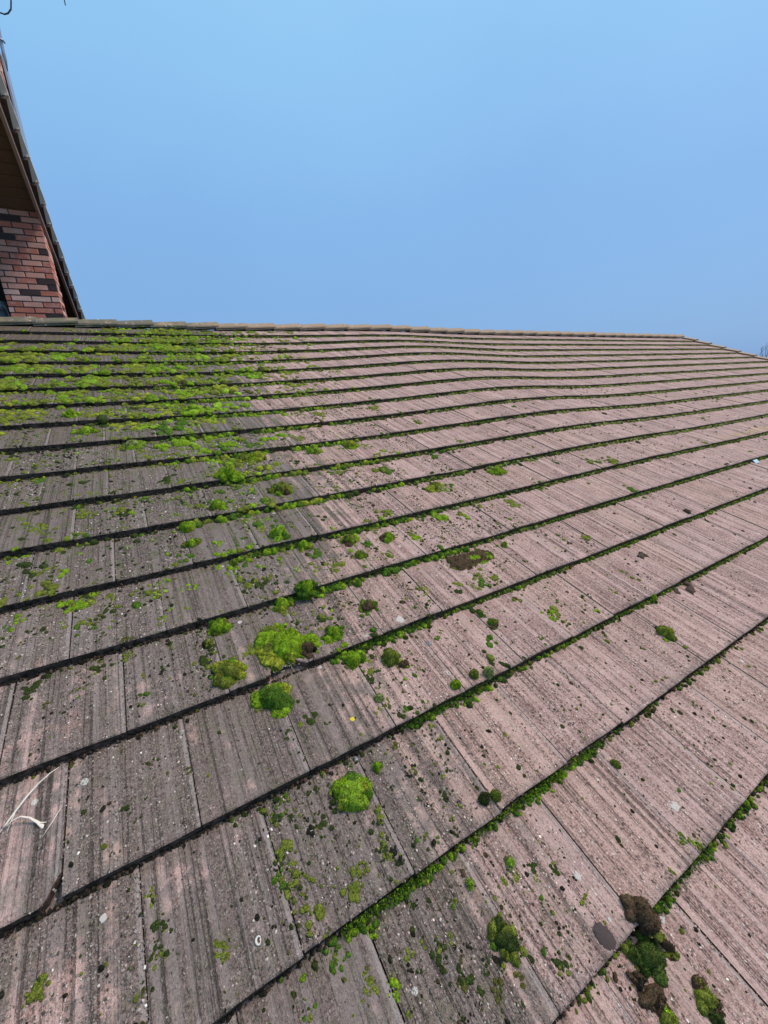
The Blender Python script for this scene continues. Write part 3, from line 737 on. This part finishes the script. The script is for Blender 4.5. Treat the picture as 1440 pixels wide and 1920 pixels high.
# --- moss growing along the tile noses ------------------------------
H = Heap()
def edge_run(v, u0, u1, dens, r0, r1, cols, wts, res=(3, 9), spread=.012, cover=1.0, tall=.9, back=.004):
    """lumps on the lower tile against the nose of course v"""
    n = int(dens * (u1 - u0))
    if n < 1: return
    u = rng.uniform(u0, u1, n)
    cl = np.sin(u * 2.3 + v * 1.7) + np.sin(u * 5.9 + v * 3.1) + rng.normal(0, .8, n)
    u = u[cl > np.quantile(cl, 1 - cover)]; n = len(u)
    r = np.exp(rng.uniform(math.log(r0), math.log(r1), n))
    off = -np.abs(rng.normal(0, spread, n)) - back
    vv = np.full(n, float(v)) + off / EX
    L = np.zeros((n, 3)); P = to_world(L, u, vv)
    Vl, F, c = blobs(np.zeros((n, 3)), r, r * rng.uniform(.6, 1.0, n), r * tall * rng.uniform(.8, 1.5, n), rng.uniform(0, 3, n), pick(cols, wts, n), res, .14, .3)
    Tn = len(DOME[res][0]); Pn = np.repeat(P, Tn, 0)
    H.add(Pn + Vl[:, 0:1] * DU + Vl[:, 1:2] * DV + Vl[:, 2:3] * NN, F, c)
    return u, vv, r
def edge_tufts(v, u0, u1, n, col, L0=.006, L1=.014, z1=.026):
    u = rng.uniform(u0, u1, n); k = np.sin(u * 3.1 + v) + np.sin(u * 7.7) + rng.normal(0, .7, n); u = u[k > -.4]; n = len(u)
    off = -np.abs(rng.normal(.003, .009, n)); P = to_world(np.stack([np.zeros(n), np.zeros(n), rng.uniform(0, z1, n)], 1), u, np.full(n, float(v)) + off / EX)
    nv_ = np.tile(NN * .5 - DV * .6, (n, 1))
    H.add(*spikes(P, nv_, rng.uniform(L0, L1, n), rng.uniform(.0012, .0026, n), np.tile(np.array(col), (n, 1))))
GRN = (DEEP, BRIGHT, OLIVE, DARK); OLV = (OLIVE, DARK, DEEP, BROWN)
# lower courses: the thick green seams
edge_run(0, .35, 3.6, 85, .004, .0125, GRN, (4, 2.2, 1, 1.5), spread=.010, cover=.85)
edge_tufts(0, .3, 3.9, 2400, DEEP, .004, .009); edge_tufts(0, .3, 3.4, 1000, BRIGHT, .004, .009)
edge_run(0, 3.6, 9, 42, .005, .011, OLV, (2, 3, 2, 1), cover=.7)
edge_run(0, -.2, .4, 35, .006, .013, GRN, (3, 2, 1, 1), cover=.6)
edge_run(-1, 2.6, 5.6, 60, .005, .012, GRN, (4, 1.5, 2, 2), cover=.8); edge_tufts(-1, 2.75, 4.0, 900, DEEP, .004, .009)
edge_run(-1, 1.6, 2.5, 50, .005, .011, (OLIVE, DEEP, DARK, BROWN), (2, 2, 2, 1), cover=.7)
edge_run(1, 1.4, 3.2, 55, .006, .016, GRN, (4, 1.5, 1, 2), cover=.75); edge_tufts(1, 1.6, 3.4, 1200, DEEP, .005, .010)
edge_run(1, 3.2, 13, 80, .004, .011, (DEEP, OLIVE, DARK, BRIGHT), (3, 3, 2, 1), spread=.006, cover=.85, tall=1.3)
edge_run(1, -.3, 1.4, 18, .005, .012, OLV, (2, 4, 1, 2), cover=.45)
edge_run(2, 1.2, 3.0, 70, .006, .018, GRN, (4, 2, 1, 1.5), cover=.8); edge_tufts(2, 1.3, 3.0, 1300, DEEP, .005, .011)
edge_run(2, 3.0, 16, 75, .005, .012, (DEEP, OLIVE, DARK, BRIGHT), (3, 3, 2, .8), spread=.006, cover=.85, tall=1.3)
edge_run(3, .9, 4.4, 75, .008, .026, GRN, (4, 2.5, 1, 1.5), cover=.8); edge_tufts(3, 1.0, 4.0, 1500, DEEP, .006, .013)
edge_run(3, 4.4, 19, 70, .005, .014, (DEEP, OLIVE, DARK, PALE), (2.5, 3, 2, .8), spread=.007, cover=.85, tall=1.3)
edge_run(4, .6, 4.5, 60, .008, .024, GRN, (4, 2.5, 1.5, 1.5), cover=.75); edge_tufts(4, .8, 4.0, 1200, DEEP, .006, .013)
edge_run(4, 4.5, 22, 65, .006, .016, (OLIVE, DEEP, DARK, PALE), (3, 2, 2, 1), spread=.008, cover=.85, tall=1.2)
for v in range(5, 17):
    edge_run(v, .2, 4.5, 55, .010, .028, (BRIGHT, DEEP, OLIVE, YELL, DARK), (2.5, 2.5, 2, 1, 2), cover=.65)
    edge_run(v, 4.5, 11, 55, .008, .021, (OLIVE, DEEP, DARK, PALE, BROWN), (3, 2, 2.5, .8, .6), cover=.7)
    edge_run(v, 11, 43, 60, .008, .023, (OLIVE, DARK, PALE, (.16, .18, .05), BROWN), (3, 1.6, 2.2, 2, .6), res=(2, 6), cover=.85)
    edge_run(v, -5, .2, 14, .008, .02, (OLIVE, DARK, BLACK, YELL), (2, 3, 2, 1), res=(2, 6), cover=.5)
for v in (1, 2, 3, 4): edge_run(v, -3, .4, 10, .004, .010, (DARK, BLACK, BROWN, OLIVE), (2, 3, 2, .7), cover=.5)
CRUST = ((.030, .024, .019), (.055, .039, .032), (.020, .020, .015), (.09, .064, .053))
for v in range(-1, 8):
    edge_run(v, -8, 9 if v < 3 else 6, 90 if v < 4 else 55, .0025, .0075, CRUST, (3, 2, 3, 1), res=(2, 6), spread=.004, tall=1.6, back=.001)
eo = link('edge_moss', H.mesh('edge_moss')); tag(eo, 'green moss packed along the lower edges of the tile courses', 'moss', kind='stuff')

# --- scattered cushions and mats up the trail and over the upper left ---------
H2 = Heap()
def scatter(n, ufun, vfun, r0, r1, cols, wts, res=(3, 9), flat=(.45, .8), accept=None, clump=1, cs=.03, skew=1.0):
    u = ufun(n); v = vfun(n)
    if accept is not None:
        k = rng.uniform(0, 1, n) < accept(u, v); u, v = u[k], v[k]
    n = len(u)
    if n == 0: return
    col = pick(cols, wts, n); r = r0 * (r1 / r0) ** (rng.uniform(0, 1, n) ** skew)
    if clump > 1:
        m = rng.integers(1, clump + 1, n); idx = np.repeat(np.arange(n), m); k = len(idx)
        u = u[idx] + rng.normal(0, 1, k) * r[idx] * 1.1 / W; v = v[idx] + rng.normal(0, 1, k) * r[idx] * 1.1 / EX; col = col[idx]; r = r[idx] * rng.uniform(.45, 1.0, k); n = k
    v = np.minimum(v, 17.0); fr = v - np.floor(v); v = np.where(fr > .965, np.floor(v) + .95, v)
    P = surf(u, v)
    ex = rng.uniform(.8, 1.5, n)
    V, F, c = blobs(np.zeros((n, 3)), r, r * ex, r * rng.uniform(*flat, n), rng.normal(0, .5, n), col, res, .13, .3)
    Pn = np.repeat(P, len(DOME[res][0]), 0)
    H2.add(Pn + V[:, 0:1] * DU + V[:, 1:2] * DV + V[:, 2:3] * NN, F, c)
U = lambda a, b: (lambda n: rng.uniform(a, b, n))
trail = lambda u, v: np.exp(-((u - (1.15 + .25 * np.sin(v * 1.3))) / (.30 + .045 * v)) ** 2)
ns2 = lambda u, v, s: .5 + .5 * np.sin(u * s + 1.3 * np.sin(v * s * .7)) * np.sin(v * s * 1.1 + 1.7 * np.sin(u * s * .6))
# trail
scatter(480, U(-1, 4.5), U(6, 17), .014, .050, (BRIGHT, LIME, OLIVE, YELL, DEEP), (4, 2, 1.5, 1.5, 1.5), accept=lambda u, v: .9 * trail(u, v), clump=8, skew=1.3, flat=(.5, .9))
scatter(900, U(-1, 4.5), U(4, 17), .006, .018, (BRIGHT, OLIVE, PALE, DEEP), (3, 2, 1, 2), accept=lambda u, v: .8 * trail(u, v), clump=3)
scatter(500, U(-.5, 3), U(2, 9), .008, .026, (BRIGHT, OLIVE, PALE, DEEP), (2, 2, 1, 2), accept=lambda u, v: .5 * trail(u, v), clump=4)
scatter(140, U(0, 3.2), U(-.6, 3), .003, .010, (DEEP, OLIVE, DARK), (1, 2, 4), flat=(.25, .5), accept=lambda u, v: .5 * trail(u, v) + .10, clump=6)
scatter(260, U(-2.6, 4.5), U(3.2, 9), .005, .016, (BRIGHT, OLIVE, PALE, DEEP), (2.5, 2.5, 1.5, 2), clump=4, flat=(.4, .8))
# thick mats of the top-left courses
mfade = lambda u, v: np.clip(sst(8.8, 12.5, v) * (1.0 - sst(-4.0, 8.5, u - (v - 13) * .5)), 0, 1)
mat = lambda u, v: mfade(u, v) * (.05 + .95 * (ns2(u, v, 2.3) * .6 + ns2(u, v, 5.3) * .4 + rng.normal(0, .07, len(u)) > .54)) * np.where((u < -1.3) & (v > 15), .03, 1.0)
MATC = ((.135, .18, .020), OLIVE, (.115, .205, .014), (.175, .212, .024), (.065, .075, .016), (.15, .28, .018)); MATW = (2.4, 1.8, 2.6, 1, 1, 1.6)
scatter(2050, U(-9, 7), U(9, 17), .022, .052, MATC, MATW, accept=mat, clump=9, flat=(.35, .7), skew=1.2)
scatter(2050, U(-9, 7), U(9, 17), .009, .026, MATC, MATW, accept=mat, clump=3, flat=(.4, .8))
scatter(2100, U(-9, 5.5), lambda n: np.floor(rng.uniform(9, 17, n)) + np.abs(rng.normal(0, .16, n)).clip(0, .9), .014, .042, MATC, MATW, accept=lambda u, v: np.clip(1.2 * mat(u, v + 1) + .08, 0, 1), clump=3, flat=(.4, .8))
scatter(1250, U(-8, 1.5), U(8.5, 11), .014, .04, (YELL, OLIVE, BRIGHT, DARK), (2.5, 3, 1.5, .8), accept=lambda u, v: .55 * (ns2(u, v, 1.9) > .55), clump=5, flat=(.3, .6))
scatter(900, U(1, 9), U(10, 17), .010, .030, (OLIVE, YELL, PALE, DEEP), (3, 2, 1, 1.5), accept=lambda u, v: .5 * sst(9, 2, u) * (ns2(u, v, 2.9) > .4), clump=3)
# loose cushions over grey left tiles and centre
scatter(1300, U(-7, 1.2), U(3.2, 10), .006, .024, (OLIVE, DARK, BRIGHT, DEEP), (3, 3, 1, 1), accept=lambda u, v: .65 * (ns2(u, v, 2.1) > .45), clump=5, flat=(.25, .55))
scatter(520, U(1.5, 10), U(1, 11), .005, .020, (OLIVE, DEEP, BRIGHT, DARK, BROWN), (3, 2, 1.3, 2, 1), accept=lambda u, v: .75 * sst(10, 2, u), clump=4)
scatter(90, U(2, 9), U(-1, 2), .005, .012, (OLIVE, DEEP, DARK, BROWN), (2, 2, 3, 1), clump=2)
scatter(150, U(8, 24), U(2, 8), .010, .026, (OLIVE, DARK, DEEP, BROWN), (3, 2, 1, 1.5), clump=2, accept=lambda u, v: .5 + 0 * u)
SPOT = ((0.17,0.91,0.014,'D'),(0.09,0.82,0.012,'K'),(0.10,0.62,0.015,'O'),(0.01,0.56,0.010,'K'),(-0.01,0.43,0.011,'D'),(0.10,0.38,0.017,'O'),(0.04,0.36,0.013,'K'),(0.13,0.21,0.022,'O'),(0.49,0.13,0.016,'O'),(0.60,0.21,0.012,'O'),(0.86,0.29,0.013,'K'),(0.91,0.42,0.012,'K'),(0.83,0.20,0.011,'K'),(0.89,0.18,0.010,'X'),(0.92,0.12,0.010,'X'),(0.22,-0.12,0.014,'D'),(0.35,-0.31,0.015,'O'),(0.51,-0.41,0.012,'B'),(0.91,-0.39,0.016,'K'),(-0.07,-0.22,0.012,'D'),(0.52,-0.11,0.009,'B'),(-0.89,0.55,0.014,'K'),(-0.92,0.44,0.012,'K'),(-0.51,0.25,0.012,'O'),(-1.62,0.63,0.013,'O'),(-0.93,0.76,0.008,'O'),(2.14,-0.49,0.009,'K'),(1.72,-0.85,0.010,'K'),(2.61,-0.79,0.009,'K'),(3.47,-0.88,0.011,'D'),(3.57,-0.96,0.011,'L'),(-1.42,3.83,0.027,'B'),(-0.95,2.87,0.013,'O'),(-1.18,2.85,0.024,'K'),(-1.84,2.87,0.026,'K'),(-0.47,3.87,0.018,'B'),(-0.52,3.65,0.018,'L'),(-0.58,3.67,0.020,'O'),(-0.51,3.22,0.012,'B'),(0.49,4.03,0.030,'B'),(0.56,3.87,0.037,'B'),(0.51,3.53,0.021,'O'),(0.43,3.66,0.019,'B'),(0.36,3.85,0.017,'B'),(1.43,2.52,0.029,'K'),(1.37,2.33,0.015,'K'),(1.51,1.59,0.020,'K'),(0.67,1.46,0.019,'K'),(0.68,1.58,0.013,'K'),(0.66,1.38,0.016,'K'),(0.38,2.43,0.024,'O'),(-0.16,2.46,0.025,'K'),(1.77,3.63,0.047,'D'),(1.98,3.30,0.028,'O'),(1.67,3.40,0.018,'O'),(2.92,3.22,0.022,'O'),(3.70,3.44,0.026,'B'),(3.55,3.56,0.021,'O'),(3.06,3.93,0.033,'O'),(4.08,2.34,0.024,'O'),(3.70,2.30,0.031,'O'),(3.06,2.42,0.015,'Y'),(2.98,2.47,0.015,'O'),(4.28,2.18,0.024,'O'),(3.94,2.13,0.021,'D'),(3.79,2.16,0.018,'O'),(4.64,1.28,0.027,'O'),(6.36,3.61,0.038,'O'),(4.48,3.87,0.035,'B'),(3.52,4.11,0.028,'B'),(1.22,4.47,0.028,'O'),(0.32,5.38,0.023,'O'),(0.09,6.11,0.034,'O'),(0.12,6.97,0.030,'B'),(0.44,7.01,0.027,'O'),(1.04,4.93,0.049,'D'),(1.49,5.12,0.033,'D'),(0.10,7.53,0.032,'B'),(-0.31,7.08,0.043,'O'),(-1.36,5.65,0.035,'O'),(-1.90,5.29,0.030,'O'),(-0.87,5.58,0.030,'O'),(-1.48,10.31,0.041,'O'),(-0.69,11.10,0.045,'O'),(1.48,6.02,0.033,'B'),(1.15,5.82,0.038,'D'),(0.79,6.20,0.036,'B'),(1.13,6.73,0.052,'B'),(0.91,7.23,0.046,'B'),(1.55,7.46,0.056,'B'),(1.86,7.26,0.041,'D'),(1.27,7.77,0.049,'B'),(0.82,9.15,0.062,'B'),(1.22,9.25,0.055,'L'),(0.92,10.16,0.058,'B'),(1.19,10.50,0.079,'B'),(0.87,11.14,0.067,'B'),(3.38,5.74,0.032,'O'),(4.32,5.50,0.040,'D'),(4.53,6.03,0.035,'O'),(5.06,6.03,0.032,'B'),(4.62,6.66,0.028,'O'),(3.09,7.39,0.036,'O'),(2.59,7.50,0.051,'B'),(2.47,7.94,0.037,'O'),(4.23,8.58,0.046,'O'),(3.35,8.73,0.040,'B'),(2.50,8.87,0.044,'B'),(1.92,9.30,0.053,'B'),(6.03,8.66,0.040,'O'),(6.79,7.44,0.033,'D'),(5.95,5.82,0.028,'D'),(7.09,6.11,0.026,'O'),(6.38,3.70,0.035,'O'),(7.58,3.97,0.030,'D'),(10.26,4.25,0.044,'D'),(10.77,4.12,0.049,'O'),(9.81,3.03,0.035,'D'),(8.57,4.93,0.030,'O'))
TN = {'D': DEEP, 'K': DARK, 'O': OLIVE, 'X': BLACK, 'B': BRIGHT, 'L': LIME, 'Y': YELL}
for u_, v_, r_, t_ in SPOT:
    fl = .6 if t_ in 'BLYD' else .35
    scatter(3, lambda n: u_ + rng.normal(0, .45, n) * r_ / W, lambda n: v_ + rng.normal(0, .45, n) * r_ / EX, r_ * .45, r_ * .75, (TN[t_], OLIVE), (4, 1), res=(5, 14), flat=(fl * .8, fl * 1.3), clump=3)
    scatter(10, lambda n: u_ + rng.normal(0, .85, n) * r_ / W, lambda n: v_ + rng.normal(0, .85, n) * r_ / EX, .0025, max(.005, r_ * .3), (TN[t_], DARK, OLIVE), (2, 1, 1), flat=(.4, .8))
mo = link('loose_moss', H2.mesh('loose_moss')); tag(mo, 'loose moss tufts and mats spreading down from the upper left', 'moss', kind='stuff')

# --- tiny dark beads of moss in the grooves ---------------------------
H2 = Heap()
grp = lambda u, v: (ns2(u * 1.0, v * .55, 3.7) > .40) * 1.0
scatter(11000, U(-3, 16), U(-1.6, 9), .0018, .0078, (BLACK, DARK, OLIVE, BROWN, DEEP), (4, 4, 2, 1, 1), res=(2, 6), flat=(.5, .9), accept=lambda u, v: (.25 + .75 * grp(u, v)) * (.35 + .65 * np.exp(-((u - 4.2) / 4.2) ** 2)), skew=1.8)
scatter(14000, U(-7, 6), U(2.2, 11.5), .003, .011, (BLACK, DARK, OLIVE, DEEP), (4, 4, 2, 1), res=(2, 6), flat=(.4, .8), accept=lambda u, v: .8 * grp(u, v), clump=2, skew=1.5)
scatter(420, U(.2, 2.0), U(-.8, 2), .002, .007, (DARK, BLACK, OLIVE), (3, 2, 1), res=(2, 6), flat=(.25, .5), accept=lambda u, v: .9 * grp(u, v), clump=4)
scatter(1500, U(9, 30), U(1, 10), .004, .012, (BLACK, DARK, BROWN), (3, 3, 1), res=(2, 6), skew=2.0, accept=lambda u, v: .5 + 0 * u)
scatter(9000, U(-2.5, 5), U(-1.6, 4.5), .0012, .0050, (BLACK, DARK, OLIVE, BROWN, (.05, .06, .015)), (4, 4, 1.2, 1, 2), res=(2, 6), flat=(.3, .7), accept=lambda u, v: (.2 + .8 * grp(u * 1.7, v)) * (.3 + .7 * np.exp(-((u - 1.2) / 1.6) ** 2)), clump=2, skew=2.0)
scatter(420, U(-2.5, 3), U(-1.2, 4), .003, .009, (OLIVE, DARK, (.07, .075, .018)), (2, 2, 3), res=(3, 9), flat=(.15, .35), clump=7, accept=lambda u, v: .25 + .6 * np.exp(-((u - .8) / .9) ** 2))
so = link('moss_beads', H2.mesh('moss_beads')); tag(so, 'tiny dark moss beads dotted over the tile faces', 'moss', kind='stuff')

# --- stone grit standing out of the near tiles ------------------------
H2 = Heap()
def stripe(u, v):
    x = u * 7.3 + np.floor(v) * 2.7; return .5 + .3 * np.sin(x * 3.1) + .25 * np.sin(x * 7.7 + 1.1) + .2 * np.sin(x * 17.3 + .4)
GR = ((.34, .25, .215), (.48, .38, .33), (.24, .165, .145), (.070, .052, .046), (.66, .60, .54), (.30, .21, .185), (.13, .098, .088)); GW = (3, 1.6, 3.2, 3, .28, 3, 2.6)
GL = ((.22, .19, .17), (.36, .31, .28), (.13, .12, .11), (.05, .045, .04), (.52, .48, .44), (.17, .14, .125))
dk = lambda u, v: np.clip(.15 + .75 * sst(3.2, .2, u), 0, 1)
for n_, ua, ub, va, vb, r0_, r1_ in ((140000, -5, 7, -2.2, 3.4, .0011, .0036), (90000, -6, 11, 3, 8, .0018, .0050)):
    scatter(n_, U(ua, ub), U(va, vb), r0_, r1_, GR, GW, res=(1, 4), flat=(.35, .85), accept=lambda u, v: (.12 + .88 * np.clip(stripe(u, v), 0, 1) ** 1.6) * (1 - dk(u, v)), skew=1.5)
    scatter(n_, U(ua, 4), U(va, vb), r0_, r1_, GL, (3, 1, 3, 3, .25, 3), res=(1, 4), flat=(.35, .85), accept=lambda u, v: (.12 + .88 * np.clip(stripe(u, v), 0, 1) ** 1.6) * dk(u, v), skew=1.5)
me = H2.mesh('stone_grit', False); me.materials.clear(); me.materials.append(MGRIT)
go = link('stone_grit', me); tag(go, 'loose stone grit and aggregate standing out of the tile faces', 'grit', kind='stuff')

# ------------------------------------------------------------------ small litter on the tiles
def flat_disc(rad, thick, seed, asp=1.0, n=14, rag=.18):
    r = np.random.default_rng(seed); V = [(0, 0, thick)]; F = []
    rr = 1 + r.normal(0, rag, n)
    for k in range(n):
        a = 2 * math.pi * k / n; V.append((rad * rr[k] * .86 * math.cos(a), rad * asp * rr[k] * .86 * math.sin(a), thick * .9))
    for k in range(n):
        a = 2 * math.pi * k / n; V.append((rad * rr[k] * math.cos(a), rad * asp * rr[k] * math.sin(a), -.001))
    for k in range(n):
        j = (k + 1) % n; F.append((0, 1 + k, 1 + j)); F.append((1 + k, 1 + n + k, 1 + n + j, 1 + j))
    return V, F
def put(name, V, F, mat, u, v, lab, cat, rot=0.0, dz=.0, smooth=True, grp=None):
    o = link(name, mesh(name, V, F, [mat], smooth), None, frame(surf(u, v) + NN * dz, rot)); return tag(o, lab, cat, grp)
for i, (u, v, s, lab) in enumerate(((2.34, 2.10, .020, 'large white lichen spot on a tile edge at centre'), (3.71, -.72, .017, 'large white lichen spot at lower right'),
    (2.30, -.60, .010, 'round white lichen spot above the dark oval crust'), (2.77, -1.08, .009, 'grey-white ring of lichen right of the brown clod'),
    (2.29, -.88, .005, 'tiny white lichen dot beside the dark oval crust'), (-1.25, .79, .008, 'faint white lichen smear on the lower left tile'))):
    put('lichen_spot', *flat_disc(s, .0015, 40 + i, 1.1), MLICH, u, v, lab, 'lichen', grp='white lichen spots', smooth=False)
put('lichen_spot', *flat_disc(.008, .0025, 60), MYEL, 1.11, 1.25, 'bright yellow lichen spot at centre', 'lichen', smooth=False)
put('crust_patch', *flat_disc(.021, .0012, 61, 1.35, n=40, rag=.07), MSTAIN, 2.16, -.92, 'smooth dark oval crust left of the brown clod', 'crust', rot=.1, dz=.0025)
def pebble(r, seed):
    V, F, _ = blobs(np.zeros((1, 3)), np.array([r]), np.array([r * .65]), np.array([r * .5]), np.array([.4]), np.array([(1, 1, 1)]), (5, 14), .02); return V, F
put('pebble', *pebble(.012, 1), MSTONE, 2.54, 1.69, 'dark flat pebble near a joint right of centre', 'pebble', .3)
put('pebble', *pebble(.011, 2), MSTONE, .98, .93, 'grey pebble just under a tile edge below centre', 'pebble', .8)
sh = [(.0062 * math.cos(a) * (1 - .05 * a), .0082 * math.sin(a) * (1 - .05 * a), .0025 + .0012 * math.sin(a * 2.3)) for a in np.linspace(.3, 6.6, 16)]
put('snail_shell', *tube(sh, [.0012 + .0016 * abs(math.sin(i * .25)) for i in range(16)], 6), MSHELL, -.27, .20, 'small white ring-shaped snail shell on a grey tile', 'shell')
# straw: a long pale blade, a folded one with a torn end, a thin splinter
def rel(u, v, pts): return [((a - u) * W, (b - v) * EX, z) for a, b, z in pts]
st = empty('dry_straw', tuple(surf(-1.8, 1.7)), label='dry bleached straw blade folded over at the left edge', cat='straw')
st.matrix_basis = frame(surf(-1.8, 1.7)); PW[st.name] = frame(surf(-1.8, 1.7))
def strawp(name, pts, rad, flat=.35):
    V, F = tube(rel(-1.8, 1.7, pts), rad, 6, flat); link(name, mesh(name, V, F, [MSTRAW], smooth=True), st)
strawp('blade', [(-1.555, 1.93, .012), (-1.62, 1.90, .016), (-1.70, 1.85, .018), (-1.77, 1.79, .018), (-1.84, 1.72, .016), (-1.90, 1.66, .012), (-1.96, 1.60, .008)], [.0008, .0014, .002, .0024, .0028, .0026, .0016])
strawp('folded_end', [(-1.93, 1.63, .012), (-1.86, 1.64, .022), (-1.80, 1.64, .026), (-1.74, 1.61, .022), (-1.69, 1.565, .014), (-1.655, 1.525, .008), (-1.64, 1.50, .006)], [.0018, .0018, .002, .0024, .004, .006, .0022])
strawp('frayed_tip', [(-1.69, 1.565, .012), (-1.66, 1.55, .012), (-1.625, 1.545, .007)], [.002, .0018, .0008])
strawp('side_strand', [(-1.84, 1.72, .016), (-1.875, 1.66, .012), (-1.90, 1.59, .008)], [.0012, .0012, .0008])
put('straw_splinter', *tube([(-.02, -.03, .004), (0, 0, .008), (.016, .035, .004)], [.0008, .0013, .0006], 5), MSTRAW, -1.585, 1.52, 'thin pale splinter beside the folded straw', 'straw', -.1)
put('twig', *tube([(-.018, .03, .006), (-.024, .005, .012), (-.012, -.018, .010), (.018, -.028, .006)], [.0012, .0016, .0016, .001], 5), MTWIG, 1.98, 2.13, 'short curved dark twig at a tile edge near centre', 'twig')
put('twig', *tube([(-.065, -.03, .004), (-.03, -.005, .010), (.02, .004, .012), (.065, -.004, .006)], [.0022, .0028, .0026, .0015], 5), MTWIG, 3.49, 5.71, 'thin dark twig lying up the roof above centre', 'twig')
put('plastic_scrap', [(-.04, -.02, .004), (.0, -.03, .016), (.045, -.012, .006), (.05, .02, .018), (.0, .028, .008), (-.045, .016, .02), (0, 0, .03)], [(0, 1, 6), (1, 2, 6), (2, 3, 6), (3, 4, 6), (4, 5, 6), (5, 0, 6)], MPLAS, 16.37, 2.93, 'pale blue plastic scrap caught on a far right course', 'scrap', smooth=False)
def clod(seed, a, b, h):
    V, F, _ = blobs(rng.normal(0, a * .35, (5, 3)) * [1, .5, 0], np.full(5, a * .6), np.full(5, b * .6), np.full(5, h), rng.uniform(0, 3, 5), np.ones((5, 3)), (3, 9), .2); return V, F
put('bark_flake', *clod(1, .045, .022, .012), MBARK, 7.59, 1.66, 'dark bark flake on the right-hand tiles', 'bark', .2, smooth=False)
put('bark_flake', *clod(2, .042, .026, .018), MBARK, 7.60, .88, 'curled dark bark flake just below a right-hand tile edge', 'bark', .5, smooth=False)
put('bark_flake', *clod(3, .035, .018, .010), MBARK, 7.25, .90, 'smaller flat bark flake left of the curled one', 'bark', .2, smooth=False)
